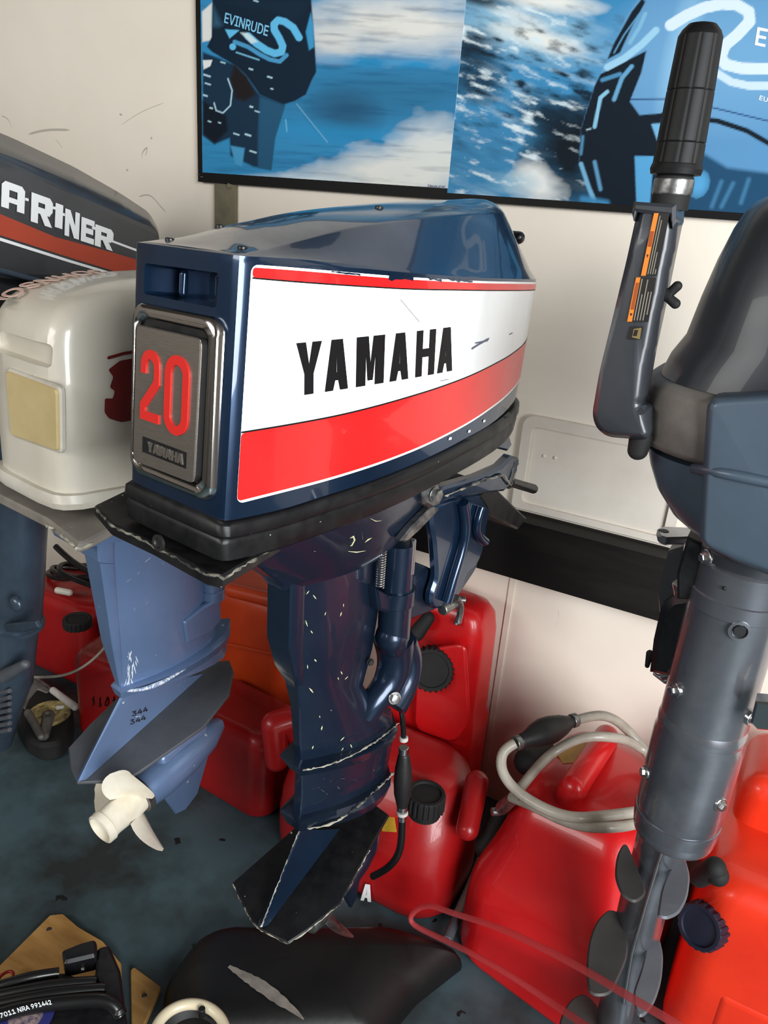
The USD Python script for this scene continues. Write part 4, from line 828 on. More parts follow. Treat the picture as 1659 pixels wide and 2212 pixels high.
def srow(q, hx=.16, hy=.17, p=2.6, cy=1.22, off=0.0):
    P_ = G.y(q, YR); return sect(P_[0]-off, hx+off, cy, hy+off, P_[2], p)
top = [(1425, 800), (1445, 762), (1478, 722), (1510, 640), (1545, 560), (1580, 492), (1605, 455), (1630, 432)]
hx_ = [.165, .163, .160, .152, .143, .130, .118, .10]; hy_ = [.175, .172, .168, .158, .15, .135, .12, .10]
rws = [srow(q, a, b) for q, a, b in zip(top, hx_, hy_)]; tz = rws[-1][:, 2].mean()
for k, dz in ((.8, .012), (.5, .02), (.2, .023)): c = rws[len(hx_)-1].mean(0); rws.append(np.c_[(c+(rws[len(hx_)-1]-c)*k)[:, :2], np.full(48, tz+dz)])
cg = Tr.add('cowling', loft(rws), 'graphite', smooth=45, label='graphite grey upper cowling')
bw_ = [srow((1428, 800), .165, .175, off=o) for o in (.0, .008)]
z0_ = G.y((1425, 800), YR)[2]; z1_ = G.y((1395, 935), YR)[2]; x0_ = G.y((1425, 800), YR)[0]
rb = []
for f, o in ((0, -.004), (0.02, .010), (.12, .020), (.5, .024), (.85, .021), (.96, .012), (1.0, -.01)): rb.append(sect(x0_-o, .165+o, 1.22, .175+o, z0_+(z1_-z0_)*f, 2.6))
Tr.add('rubber_band', loft(rb), 'rubber_band', smooth=50, label='scuffed grey rubber band round the cowling')
low = [(1400, 945), (1406, 985), (1420, 1035), (1448, 1085), (1488, 1125), (1520, 1150), (1545, 1175)]
hxl = [.165, .165, .16, .15, .135, .122, .11]; rl = [srow(q, a, a+.005, 3.2) for q, a in zip(low, hxl)]
lw = Tr.add('lower_cowl', loft(rl), 'graphite_low', smooth=40, label='blue-grey lower cowling')
def yq(q, y): return G.y(q, y)
Tr.add('crease', cat(tube(spline([yq((1500, 1012), 1.05), yq((1545, 1019), 1.012), yq((1660, 1042), 1.007), yq((1750, 1062), 1.01)], 20), .007, 10)), 'graphite_low', lw, smooth=60)
Tr.add('side_cover', slab(Fr((0, 1.068, 0)), 1, 0, [(1540, 845), (1780, 830), (1780, 1250), (1600, 1190), (1522, 1150), (1530, 1000)], .06, .010, .015), 'graphite_low', lw, smooth=50)
# steering column
XA, YA = -.004, 1.2
def zq(q): return G.y(q, YA)[2]
def lath(rows, nm, m, **k): return Tr.add(nm, lathe([(r*.9, h) for r, h in rows], (XA, YA, 0), (0, 0, 1), 56), m, smooth=35, **k)
zt1, zs, zc1, zf, zf2 = zq((1590, 1205)), zq((1530, 1545)), zq((1515, 1575)), zq((1465, 1745)), zq((1455, 1790))
lath([(.072, zs-.006), (.0755, zs), (.0755, zt1-.005), (.07, zt1)], 'column', 'graphite_metal', label='round graphite column')
lath([(.07, zf-.012), (.077, zf-.006), (.0795, zf+.01), (.0795, zc1-.012), (.076, zc1), (.0775, zc1+.006), (.0775, zc1+.016), (.073, zs)], 'lower_column', 'graphite_metal')
lath([(.06, zf2-.008), (.074, zf2-.005), (.076, zf2+.002), (.0745, zf2+.012), (.078, zf2+.014), (.080, zf-.012), (.079, zf-.006), (.066, zf-.002)], 'flange', 'graphite_metal')
lath([(.07, zt1), (.079, zt1+.004), (.079, zt1+.018), (.073, zt1+.024), (.055, zt1+.06)], 'top_flange', 'graphite')
cb = zq((1590, 1290)); 
Tr.add('collar', lathe([(.0681, cb-.014), (.0706, cb-.012), (.0706, cb+.012), (.0681, cb+.014)], (XA, YA, 0), (0, 0, 1), 56), 'graphite_metal')
def onc(q, r=.068):
    """The point of the column's wall that photo pixel q sees."""
    d = CM.T @ np.array([(q[0]-IW/2)/FPX, -(q[1]-IH/2)/FPX, 1.0]); o = CC[:2]-[XA, YA]; a = d[:2] @ d[:2]; b = 2*(o @ d[:2]); c = o @ o-r*r; D = max(b*b-4*a*c, 0); p = CC+d*(-b-math.sqrt(D))/(2*a); return p, unit(np.r_[p[:2]-[XA, YA], 0])
for q in ((1462, 1490), (1618, 1548), (1400, 1668), (1552, 1735), (1530, 1205)):
    p, n = onc(q); Tr.add('bolt', cat(cyl(p-n*.01, p+n*.006, .013), hexbolt(p+n*.005, n, .0075, .007)), 'steel')
p, n = onc((1597, 1362)); Tr.add('drain_hole', lathe([(.016, -.004), (.016, .004), (.0115, .0045), (.010, -.01), (.0005, -.012)], p, n, 24), 'graphite_metal')
Tr.add('drain_plug', cyl(p-n*.004, p+n*.0046, .0092), 'deep_black')
p, n = onc((1565, 1270)); Tr.add('set_screw', cyl(p-n*.002, p+n*.004, .003), 'deep_black')
# clamp bracket on its left
yb = 1.26
def fb(px, t, nm, m, y=yb, b=.004, r=.0, **k): return Tr.add(nm, slab(Fr((0, y, 0)), 1, 0, px, t, b, r), m, **k)
fb([(1455, 1170), (1487, 1160), (1480, 1230), (1470, 1270), (1475, 1300), (1440, 1340), (1432, 1250)], .05, 'clamp_plate', 'tiller_grey', 1.30)
fb([(1500, 1130), (1532, 1145), (1528, 1225), (1520, 1262), (1478, 1260), (1478, 1205)], .07, 'bracket_arm', 'black_plastic', 1.24)
Tr.add('bracket_boss', cat(cyl(yq((1478, 1255), 1.195), yq((1482, 1270), 1.195), .019), cyl(yq((1481, 1271), 1.195), yq((1483, 1283), 1.195), .0185)), 'steel')
Tr.add('tilt_rod', cyl(yq((1488, 1261), 1.19), yq((1534, 1274), 1.168), .0075), 'rust_pin', label='pale rust-stained tilt rod')
fb([(1462, 1270), (1512, 1262), (1505, 1300), (1478, 1390), (1470, 1440), (1414, 1428), (1422, 1360), (1438, 1290)], .05, 'swivel_bracket', 'black_plastic', 1.27, .010)
Tr.add('stop_pin', cat(hull((yq((1404, 1412), 1.25), .0065), (yq((1398, 1438), 1.25), .004)), cyl(yq((1402, 1416), 1.25), yq((1418, 1420), 1.25), .005)), 'matte_black')
Tr.add('lower_catch', cat(cyl(yq((1428, 1455), 1.25), yq((1450, 1450), 1.25), .012), hull((yq((1414, 1456), 1.25), .003), (yq((1438, 1470), 1.25), .006))), 'steel')
fb([(1448, 1432), (1474, 1436), (1468, 1480), (1452, 1482)], .03, 'catch_plate', 'tiller_grey', 1.24)
Tr.add('retaining_clip', slab(Fr((0, 1.14, 0)), 1, 0, [(1636, 1495), (1700, 1500), (1700, 1560), (1640, 1555), (1625, 1540)], .03, .003), 'steel')
lv = Tr.add('tilt_lever', slab(Fr((0, 0, G.y((1460, 1150), 1.27)[2])), 2, 0, [(1420, 1140), (1432, 1136), (1500, 1139), (1500, 1160), (1440, 1162), (1424, 1156)], .014, .003, .004), 'graphite_metal', label='flat tilt lever with a hole')
pz = G.z((1435, 1146), G.y((1460, 1150), 1.27)[2]+.0008); Tr.add('lever_hole', cyl(pz-[0, 0, .004], pz, .0085), 'deep_black', lv)
# drive leg and plates below the flange
def lsec(l, r, c, y=1.2):
    a, b = yq(l, y), yq(r, y); m = yq(c, y-.045); z = (a[2]+b[2])/2; back = np.array([(a[0]+b[0])/2, y+.08, z])
    a[2] = b[2] = z; m[2] = z; w = (b[0]-a[0])
    return np.array([m, m*.55+b*.45+np.array([0.004, -.012, 0]), b, b*.5+back*.5+[.012, .0, 0], back, a*.5+back*.5-[.012, 0, 0], a, m*.55+a*.45+np.array([-.004, -.012, 0])])
Tr.add('drive_leg', loft([lsec((1380, 1770), (1502, 1790), (1442, 1790)), lsec((1364, 1850), (1484, 1855), (1424, 1852)), lsec((1336, 1950), (1446, 1955), (1394, 1952)), lsec((1313, 2050), (1418, 2062), (1364, 2056)), lsec((1296, 2150), (1378, 2160), (1348, 2164)), lsec((1275, 2260), (1350, 2268), (1318, 2265))]), 'graphite_metal', smooth=50, label='graphite leg with a sharp rear ridge')
Tr.add('ridge_bead', tube(np.array([yq((1443, 1795), 1.152), yq((1424, 1855), 1.152), yq((1394, 1955), 1.152), yq((1365, 2058), 1.152), yq((1347, 2168), 1.152)]), .0038, 8), 'steel', smooth=60)
def wing(px, nm, m): zz_ = yq(px[0], 1.2)[2]; return Tr.add(nm, slab(Fr((0, 0, zz_)), 2, 0, px, .007, .003, .03), m)
wing([(1372, 1885), (1345, 1795), (1352, 1812), (1332, 1845), (1328, 1895), (1345, 1935), (1372, 1950), (1400, 1930)][2:], 'plate_wing', 'plate_dark')
wing([(1462, 1850), (1482, 1855), (1492, 1890), (1486, 1940), (1466, 1974), (1440, 1984), (1420, 1978), (1430, 1910)], 'plate_wing', 'plate_grey')
wing([(1350, 1975), (1318, 1960), (1290, 1985), (1272, 2030), (1266, 2090), (1272, 2150), (1320, 2150), (1360, 2060)], 'plate_wing', 'plate_dark')
wing([(1400, 2020), (1424, 2020), (1434, 2060), (1430, 2120), (1412, 2172), (1380, 2205), (1365, 2150), (1390, 2080)], 'plate_wing', 'plate_grey')
wing([(1230, 2160), (1262, 2140), (1300, 2180), (1300, 2290), (1215, 2290), (1204, 2210)], 'plate_wing', 'plate_dark')
# tiller: arm, decals, grip
yt = 1.10; FT = Fr((0, yt, 0))
arm_px = [(1396, 452), (1420, 446), (1470, 458), (1478, 480), (1462, 560), (1444, 650), (1420, 760), (1405, 850), (1398, 862), (1420, 868), (1420, 935), (1330, 928), (1306, 908), (1299, 880), (1315, 790), (1340, 690), (1372, 560)]
ta = Tr.add('tiller_arm', slab(FT, 1, 0, arm_px, .06, .010, .012), 'tiller_grey', smooth=50, label='grey tiller arm standing upright')
# (the slab hangs behind the plane; the decals lie on its front face)
yf = yt-.062; 
def front(px, nm, m, lift=.0006, par=ta, label=None): return Tr.add(nm, slab(Fr((0, yt-.0605-lift, 0)), 1, 0, px, .0012, 0), m, par, smooth=False, label=label)
cl = lambda x, y: (1320+x/6.705, 430+y/6.705)
front([cl(625, 205), cl(692, 205), cl(505, 1110), cl(435, 1110)], 'warning_label', 'warn_orange', label='orange warning strip')
front([cl(692, 205), cl(850, 215), cl(665, 1115), cl(505, 1110)], 'warning_label', 'label_black')
front([cl(365, 1135), cl(430, 1135), cl(305, 1775), cl(235, 1775)], 'warning_label', 'warn_orange', label='orange warning strip')
front([cl(430, 1135), cl(655, 1140), cl(540, 1780), cl(305, 1775)], 'warning_label', 'label_black')
front([cl(580, 465), cl(628, 465), cl(585, 690), cl(538, 690)], 'warning_word', 'warn_ink', .0012)
front([cl(368, 1210), cl(410, 1210), cl(332, 1600), cl(290, 1600)], 'warning_word', 'warn_ink', .0012)
front([cl(520, 800), cl(545, 805), cl(528, 850)], 'warning_triangle', 'label_black', .0012)
front([cl(280, 1650), cl(312, 1660), cl(290, 1695)], 'warning_triangle', 'label_black', .0012)
for k, (a, b) in enumerate(((.03, .98), (.10, .98), (.62, .98), (.9, .98), (.03, .15))):
    x = 712+k*34; f = lambda t, dx=0: cl(x+dx+(-187)*t, 215+890*t)
    if k < 4: front([f(a), f(a, 14), f(b, 14), f(b)], 'text_line', 'label_text', .0012)
for k, (a, b) in enumerate(((.02, .98), (.38, .98), (.04, .98), (.32, .98), (.32, .85))):
    x = 448+k*42; f = lambda t, dx=0: cl(x+dx+(-122)*t, 1140+630*t)
    front([f(a), f(a, 16), f(b, 16), f(b)], 'text_line', 'label_text', .0012)
front([cl(290, 1845), cl(470, 1850), cl(430, 2035), cl(240, 2030)], 'manual_symbol', 'label_black', .0008)
front([cl(330, 1880), cl(445, 1862), cl(420, 2030), cl(305, 2000)], 'manual_symbol', 'label_gold', .0012)
front([cl(345, 1895), cl(395, 1895), cl(372, 1985), cl(318, 1980)], 'manual_symbol', 'label_black', .0016)
Tr.add('arm_collar', slab(Fr((0, yt+.004, 0)), 1, 0, [(1393, 440), (1480, 446), (1478, 480), (1472, 496), (1466, 470), (1398, 462), (1392, 480), (1388, 462)], .068, .004), 'tiller_grey', ta)
gy = yt-.03
g0_, g1_ = yq((1450, 425), gy), yq((1514, 75), gy); gd = unit(g1_-g0_); gl = np.linalg.norm(g1_-g0_)
Tr.add('throttle_ring', lathe([(.0225, -.015), (.0225, .022), (.021, .024)], g0_, gd, 32), 'matte_black')
Tr.add('throttle_ring', lathe([(.0232, .002), (.0240, .004), (.0240, .018), (.0232, .02)], g0_, gd, 32), 'bare_metal', label='silver ring below the grip')
def grip():
    th = np.arange(96)*2*np.pi/96; a = unit(np.cross(gd, [0, 1, 0])); b = np.cross(gd, a); groove = 1-.035*np.exp(-((((th*9/(2*np.pi)) % 1)-.5)/.07)**2); rs = []
    for h, r, k in ((.024, .030, 0), (.025, .041, 0), (.031, .043, 0), (.036, .041, 0), (.037, .040, 1), (gl*.34, .0395, 1), (gl*.345, .038, .3), (gl*.352, .0393, 1), (gl*.66, .0375, 1), (gl*.665, .0362, .3), (gl*.672, .0373, 1), (gl*.985, .0345, 1), (gl*.99, .034, 0), (gl+.004, .030, 0), (gl+.010, .022, 0), (gl+.012, .010, 0)):
        r *= .72; rs.append(g0_+gd*h+(r*(1+(groove-1)*k))[:, None]*(np.cos(th)[:, None]*a+np.sin(th)[:, None]*b))
    return loft(rs)
Tr.add('tiller_grip', grip(), 'grip_black', smooth=28, label='black fluted tiller grip')
wn = yq((1446, 637), gy)
Tr.add('wing_nut', cat(cyl(yq((1430, 634), gy), yq((1452, 640), gy), .0085), hull((yq((1448, 632), gy), .006), (yq((1463, 618), gy), .0062)), hull((yq((1446, 645), gy), .006), (yq((1459, 656), gy), .0064))), 'matte_black')
Tr.add('pivot_bolt', hull((yq((1385, 945), gy), .016), (yq((1378, 972), gy), .014)), 'matte_black')
Tr.add('pivot_arm', slab(Fr((0, yt+.07, 0)), 1, 0, [(1395, 895), (1480, 860), (1480, 960), (1400, 945)], .06, .008), 'tiller_grey')
Tr.done()
# ------------------------------------------------------------------ posters and wall fittings
mat('poster_black', lin(11, 11, 12), .55, spec=.2)
mat('print_light', lin(118, 190, 226), .35)
mat('print_white', lin(226, 234, 238), .35)
n_ = {'a': ('attribute', {'attribute': 'Cd'}), 'p': ('principled_bsdf', {'roughness': .6, 'specular_ior_level': .12})}
MT['poster_print'] = usdkit.material(stage, '/World/Looks/poster_print', n_, [('a.color', 'p.base_color')], surface='p.BSDF')
def sdf(P_, poly):
    """Signed distance (inside negative) of points to a polygon, in photo pixels."""
    poly = np.asarray(poly, float); d = np.full(len(P_), 1e18); inside = np.zeros(len(P_), bool); n = len(poly)
    for i in range(n):
        a, b = poly[i], poly[(i+1) % n]; e = b-a; w = P_-a; t = np.clip((w @ e)/(e @ e+1e-9), 0, 1); q = w-t[:, None]*e; d = np.minimum(d, (q*q).sum(1))
        c = (a[1] > P_[:, 1]) != (b[1] > P_[:, 1]); x = a[0]+(P_[:, 1]-a[1])*(e[0])/(e[1] if abs(e[1]) > 1e-9 else 1e-9); inside ^= c & (P_[:, 0] < x)
    return np.sqrt(d)*np.where(inside, -1, 1)
def sdl(P_, path):
    d = np.full(len(P_), 1e18)
    for a, b in zip(path[:-1], path[1:]):
        a, b = np.asarray(a, float), np.asarray(b, float); e = b-a; w = P_-a; t = np.clip((w @ e)/(e @ e+1e-9), 0, 1); q = w-t[:, None]*e; d = np.minimum(d, (q*q).sum(1))
    return np.sqrt(d)
class Paint:
    def __init__(s, P_, base): s.P = P_; s.c = np.tile(lin(*base), (len(P_), 1))
    def mix(s, m, col): m = np.clip(m, 0, 1)[:, None]; s.c = s.c*(1-m)+np.array(lin(*col))*m
    def poly(s, p, col, soft=1.5, k=1.0): s.mix(k*(.5-sdf(s.P, p)/(2*soft)), col)
    def line(s, p, w, col, soft=1.2, k=1.0): s.mix(k*(.5-(sdl(s.P, p)-w/2)/(2*soft)), col)
    def blob(s, cx, cy, rx, ry, col, rot=0.0, k=1.0, pw=1.0, nz=0.0):
        c_, s_ = math.cos(math.radians(rot)), math.sin(math.radians(rot)); x, y = s.P[:, 0]-cx, s.P[:, 1]-cy; u, v = (c_*x+s_*y)/rx, (-s_*x+c_*y)/ry; r = np.sqrt(u*u+v*v)
        if nz: r = r+nz*(meshkit.fbm(np.c_[s.P[:, 0]/60, s.P[:, 1]/28, np.zeros(len(s.P))], 4, 3)-.5)
        s.mix(k*np.clip(1.35-r, 0, 1)**pw, col)
def fb(P_, sx, sy, rot, o=4, seed=0):
    c_, s_ = math.cos(math.radians(rot)), math.sin(math.radians(rot)); return meshkit.fbm(np.c_[(c_*P_[:, 0]+s_*P_[:, 1])/sx, (-s_*P_[:, 0]+c_*P_[:, 1])/sy, np.zeros(len(P_))], o, seed)
PY_ = WY-.020
def pp(q, y=PY_): return G.y(q, y)
def sheet(x0, x1, z0, z1, y, step):
    nx, nz = int((x1-x0)/step)+2, int((z1-z0)/step)+2; X, Z = np.meshgrid(np.linspace(x0, x1, nx), np.linspace(z0, z1, nz)); V = np.stack([X.ravel(), np.full(X.size, y), Z.ravel()], 1)
    i, j = np.meshgrid(np.arange(nz-1), np.arange(nx-1), indexing='ij'); a = (i*nx+j).ravel(); return V, np.vstack([np.c_[a, a+1, a+nx+1], np.c_[a, a+nx+1, a+nx]])
zB, zT = pp((430, 372))[2], 2.32; xS = pp((978, 300))[0]; xL = pp((437, 300))[0]; xR = .34
S_ = lambda pts: [(420+x/5.53, y/5.53) for x, y in pts]
V, F_ = sheet(xL, xS, zB, zT, PY_-.0012, .0022); P_ = pj(V); a = Paint(P_, (52, 136, 186))
a.blob(850, -60, 260, 60, (120, 180, 212)); a.blob(860, 55, 190, 66, (222, 222, 216), 3, 1, .7, .7); a.blob(720, 90, 70, 40, (214, 216, 212), 8, .9, .8, .6)
a.blob(840, 205, 260, 62, (44, 112, 152), -2, .9, .8, .3); a.blob(840, 133, 170, 14, (40, 146, 200), 2, .7); a.blob(745, 245, 70, 48, (38, 84, 116), 8, .8, .7); a.blob(800, 300, 220, 26, (40, 140, 192), 8, .7)
a.blob(880, 372, 230, 62, (226, 228, 222), -10, 1, .6, .7); a.blob(935, 318, 90, 60, (222, 226, 222), 0, .9, .7, .6); a.blob(620, 392, 120, 16, (220, 232, 236), 0, .8); a.blob(500, 330, 80, 40, (50, 140, 190), 0, .6)
a.mix((fb(P_, 90, 9, 3, 4, 2)-.52)*1.3, (20, 70, 110))
a.poly(S_([(90, 140), (225, 20), (210, 480), (95, 500)]), (220, 222, 218), 2)
a.poly(S_([(215, -60), (1390, -60), (1440, 560), (1455, 860), (1400, 960), (1330, 1130), (1190, 1210), (1060, 1250), (780, 1130), (620, 900), (500, 790), (210, 620), (150, 560), (205, 440)]), (14, 34, 52), 1.6)
a.poly(S_([(100, 620), (500, 780), (780, 1130), (1080, 1250), (960, 1650), (915, 2030), (700, 1990), (430, 1860), (420, 1650), (300, 1700), (240, 1720), (100, 1620)]), (22, 48, 70), 2.5)
a.poly(S_([(780, 1150), (1080, 1260), (960, 1650), (915, 2030), (760, 2000), (760, 1600)]), (36, 84, 116), 3); a.poly(S_([(470, 760), (640, 900), (740, 1130), (600, 1220), (480, 1180), (420, 950)]), (30, 26, 28), 4, .8); a.poly(S_([(100, 1200), (380, 1380), (400, 1560), (240, 1720), (100, 1600)]), (14, 24, 36), 4)
a.poly(S_([(230, 0), (1380, 0), (1300, 180), (1180, 260), (900, 130), (400, 60)]), (18, 40, 58), 5, .7); a.poly(S_([(1390, 150), (1420, 300), (1430, 560), (1370, 600), (1330, 380)]), (60, 150, 200), 2); a.poly(S_([(220, 60), (330, 300), (290, 320), (215, 320)]), (50, 96, 124), 6, .7)
bl = (96, 186, 230)
a.line(S_([(1250, 450), (1180, 330), (1080, 260), (1000, 240), (950, 290), (955, 360), (1010, 450), (1055, 550), (1040, 620), (960, 640), (860, 600), (740, 520), (640, 430)]), 15.5, bl, .9); a.poly(S_([(365, 350), (540, 360), (420, 460)]), bl, 1); a.poly(S_([(550, 390), (640, 395), (760, 500), (680, 520)]), (200, 224, 232), 2)
a.line(S_([(1100, 660), (1020, 735), (900, 710), (780, 650), (640, 560), (480, 500)]), 9, (72, 150, 196), .9); a.line(S_([(456, 557), (458, 560)]), 14, bl, .8)
a.line(S_([(400, 940), (450, 1080), (430, 1260), (340, 1350), (260, 1320), (235, 1230)]), 3, (170, 206, 220), .8); a.line(S_([(1220, 1240), (1420, 1490), (1590, 1700)]), 1.2, (140, 190, 214), .8); a.line(S_([(1090, 1430), (1105, 1570)]), 2.5, (110, 180, 212), 1); a.line(S_([(500, 625), (770, 715)]), 3, (120, 190, 220), .8)
a.poly(S_([(100, 720), (215, 715), (190, 790), (110, 830)]), (224, 228, 226), 1); a.poly(S_([(430, 1740), (600, 1770), (570, 1990), (490, 1960)]), (70, 150, 196), 2)
g_ = np.random.default_rng(11)
for q in ((340, 745, 50), (675, 825, 40), (200, 1290, 26), (300, 1465, 24), (180, 1450, 30), (680, 1275, 26), (750, 1330, 50), (925, 1060, 24), (640, 1610, 60), (700, 1810, 70), (500, 1600, 60), (900, 920, 50), (130, 1140, 40), (160, 1000, 60), (735, 10, 50), (150, 900, 70)): a.line(S_([(q[0]-q[2]*.5, q[1]-q[2]*.12), (q[0]+q[2]*.5, q[1]+q[2]*.2)]), 2.6+g_.uniform(0, 1.5), (176, 214, 226), .8)
def poster(name, label, V, F_, cd, letters):
    t = Thing(name, label, 'poster'); sh = t.add('print', TM(V, F_), 'poster_print', smooth=False, cd=cd)
    x0, x1, z0, z1 = V[:, 0].min(), V[:, 0].max(), V[:, 2].min(), V[:, 2].max(); t.add('paper', trimesh.creation.box(bounds=[(x0, V[0, 1]+.0002, z0), (x1, V[0, 1]+.001, z1)]), 'print_white', smooth=False)
    for txt, tl, blq, tr, m in letters: flat_text(txt, tl, blq, tr, m, t, 'lettering', sh, lambda q: G.y(q, V[0, 1]-.0002), thick=.0004)
    t.done()
s1 = lambda x, y: (420+x/5.53, y/5.53)
poster('poster', 'left wall poster of a dark outboard motor over blue water', V, F_, a.c, [('Evinrude 40 HO', (925, 398), (924, 405), (962, 401), 'scratch_grey'), ('EVINRUDE', s1(372, 148), s1(352, 272), s1(895, 310), 'print_light')])
# right poster
S2 = lambda pts: [(960+x/2.373, y/2.373) for x, y in pts]
zB2 = pp((1000, 419))[2]
V, F_ = sheet(xS-.001, xR, zB2, zT, PY_, .0025); P_ = pj(V); a = Paint(P_, (58, 132, 178))
w1 = fb(P_, 75, 16, 18, 5, 4); w2 = fb(P_, 40, 12, 20, 5, 9)
a.blob(1120, 60, 160, 60, (150, 190, 210), 14, .8, .8, .5); a.blob(1180, 0, 110, 22, (226, 228, 222), 8, 1, .7, .6); a.blob(1165, 85, 85, 22, (226, 228, 222), 16, .95, .8, .9); a.blob(1120, 35, 60, 14, (210, 220, 222), 18, .8, .8, .9)
a.mix((w1-.52)*1.4*np.clip((P_[:, 0]-960)/60, 0, 1)*np.clip((1330-P_[:, 0])/60, 0, 1), (200, 220, 228)); a.mix((.46-w2)*4*np.clip(1.5-np.abs(P_[:, 1]-190)/150, 0, 1), (16, 40, 58)); 
a.blob(1020, 100, 60, 34, (14, 30, 44), 20, .9, .8, .9); a.blob(1030, 170, 70, 40, (14, 34, 50), 22, .85, .8, 1.0); a.blob(1190, 250, 90, 50, (12, 36, 54), 30, .85, .8, .9); a.blob(1040, 0, 60, 14, (20, 36, 46), 10, .9, 1, .6); a.blob(1060, 330, 100, 70, (60, 124, 166), 5, .7, .8, .4)
a.blob(1230, 330, 85, 110, (12, 24, 34), 25, 1.0, .45, .7); a.blob(1160, 400, 52, 42, (226, 230, 228), 30, 1.0, .7, .9); a.blob(1110, 395, 50, 24, (130, 180, 205), 0, .6)
a.mix((w2-.6)*5*np.clip((1300-P_[:, 0])/80, 0, 1), (210, 226, 232))
a.poly(S2([(1015, -40), (930, 90), (830, 310), (770, 440), (700, 660), (690, 820), (760, 1060), (1800, 1200), (1800, -80)]), (88, 142, 186), 1.4)
a.blob(1560, 130, 230, 130, (112, 164, 204), 0, .8, .7); a.blob(1470, 110, 30, 150, (150, 198, 226), 14, .6)
dk = (14, 26, 38)
a.poly(S2([(1015, -10), (960, 60), (870, 220), (835, 305), (900, 270), (960, 140), (1030, 10)]), dk, 1.5); a.line(S2([(870, 270), (920, 180), (1000, 70)]), 3, (90, 150, 190)); a.line(S2([(950, 220), (1000, 140), (1030, 70)]), 8, (120, 176, 206))
a.poly(S2([(800, 380), (1035, 260), (1010, 370), (950, 520), (1000, 590), (1120, 580), (1100, 700), (1100, 1060), (770, 1060), (690, 820), (700, 660), (770, 440)]), dk, 1.4)
a.line(S2([(1120, 590), (1250, 605), (1400, 620), (1550, 670), (1760, 790)]), 11, dk, 1.2); a.line(S2([(955, 508), (1140, 508), (1360, 548), (1700, 630)]), 3, (30, 60, 110), .8)
a.poly(S2([(1060, 635), (1130, 630), (1090, 720)]), (110, 170, 210), 1.5); a.poly(S2([(1090, 780), (1300, 770), (1450, 860), (1760, 900), (1760, 1200), (1080, 1200)]), (30, 72, 104), 5); a.poly(S2([(975, 800), (1075, 800), (1050, 1080), (985, 1070)]), (84, 158, 206), 1.4); a.blob(1510, 398, 17, 24, (84, 158, 206), 20, 1, .3)
for (x0, y0, x1, y1) in ((1420, 930, 1370, 1060), (1480, 940, 1420, 1060), (1560, 920, 1520, 1040)): a.line(S2([(x0, y0), (x1, y1)]), 7, (70, 130, 170), 4, .8)
a.line(S2([(835, 345), (920, 300), (1010, 230), (1085, 155)]), 15, (150, 198, 224), 1.2); a.line(S2([(1160, 130), (1240, 80), (1330, 40), (1420, 20), (1500, 25), (1560, 60), (1565, 110), (1500, 180), (1440, 230), (1415, 290), (1440, 330), (1520, 350), (1760, 355)]), 25, (206, 224, 234), 1.0)
a.line(S2([(1390, 370), (1470, 420), (1560, 440), (1760, 440)]), 17, (196, 218, 232), 1.0); a.line(S2([(770, 650), (800, 500), (835, 470)]), 8, (130, 186, 214), 1); a.line(S2([(870, 510), (910, 400), (960, 340)]), 9, (96, 156, 194), 1.4); a.line(S2([(810, 410), (900, 380)]), 9, (70, 130, 170), 1.4); a.line(S2([(700, 840), (740, 960), (770, 1030)]), 9, (110, 170, 206), 1.4); a.line(S2([(770, 830), (800, 970)]), 8, (90, 146, 184), 2); a.line(S2([(700, 790), (710, 700)]), 5, (80, 140, 176), 2); a.line(S2([(710, 1020), (830, 1040)]), 14, (60, 130, 176), 4, .8); a.line(S2([(730, 665), (750, 660)]), 3, (160, 190, 200))
s2 = lambda x, y: (960+x/2.373, y/2.373)
poster('poster', 'right wall poster of a light blue outboard cowling with white swoosh', V, F_, a.c, [('EVINRUDE', s2(1605, 138), s2(1590, 232), s2(2190, 258), 'print_white'), ('EUROPA', s2(1618, 488), s2(1612, 512), s2(1760, 530), 'print_white')])
Tf = Thing('poster_board', 'black board behind the two blue wall posters, showing as a border', 'board')
zb_ = pp((430, 383))[2]; xl_ = pp((426, 300))[0]
Tf.add('board', trimesh.creation.box(bounds=[(xl_, PY_+.0012, zb_-.012), (xR+.05, WY-.002, zT+.02)]), 'poster_black', smooth=False)
for q in ((428, 377), (436, 382)): p_ = G.y(q, PY_); Tf.add('staple', trimesh.creation.box(bounds=[p_-[.004, .001, .001], p_+[.004, .0015, .001]]), 'steel')
Tf.done()
mat('olive_strip', lin(112, 106, 84), .6, 0, 0, lin(96, 92, 74), 20.0)
bp_ = Thing('wall_batten', 'olive-grey vertical batten with a screw, below the left poster', 'batten')
bp_.add('strip', trimesh.creation.box(bounds=[(-1.623, WY-.014, .98), (-1.547, WY-.001, zb_-.014)]), 'olive_strip', smooth=False); bp_.add('screw', hexbolt(G.y((496, 401), WY-.014), (0, -1, 0), .008, .004), 'olive_strip'); bp_.done()
x_ = G.y((1108, 1275), WY)[0]
single('trim_1', trimesh.creation.box(bounds=[(x_-.012, WY-.004, .0), (x_+.004, WY+.001, .80)]), 'wall_paint', 'thin painted joint strip on the wall', None, kind='structure', smooth=False)
wp = Thing('wall_panel', 'cream plastic cover panel with raised rim on the wall above the black rail', 'panel')
q = [G.y(p, WY)[[0, 2]] for p in ((1137, 905), (1180, 900), (1400, 950), (1400, 1100), (1115, 1042))]; xa, xb, za, zb2 = q[0][0]-.005, q[0][0]+.42, .972, q[1][1]
rr = rnd(np.array([(xa, za), (xb, za), (xb, zb2), (xa, zb2)]), [.004, .004, .035, .035], 6)
mat('panel_plastic', lin(228, 220, 208), .4, 0, .1, lin(216, 206, 194), 4.0)
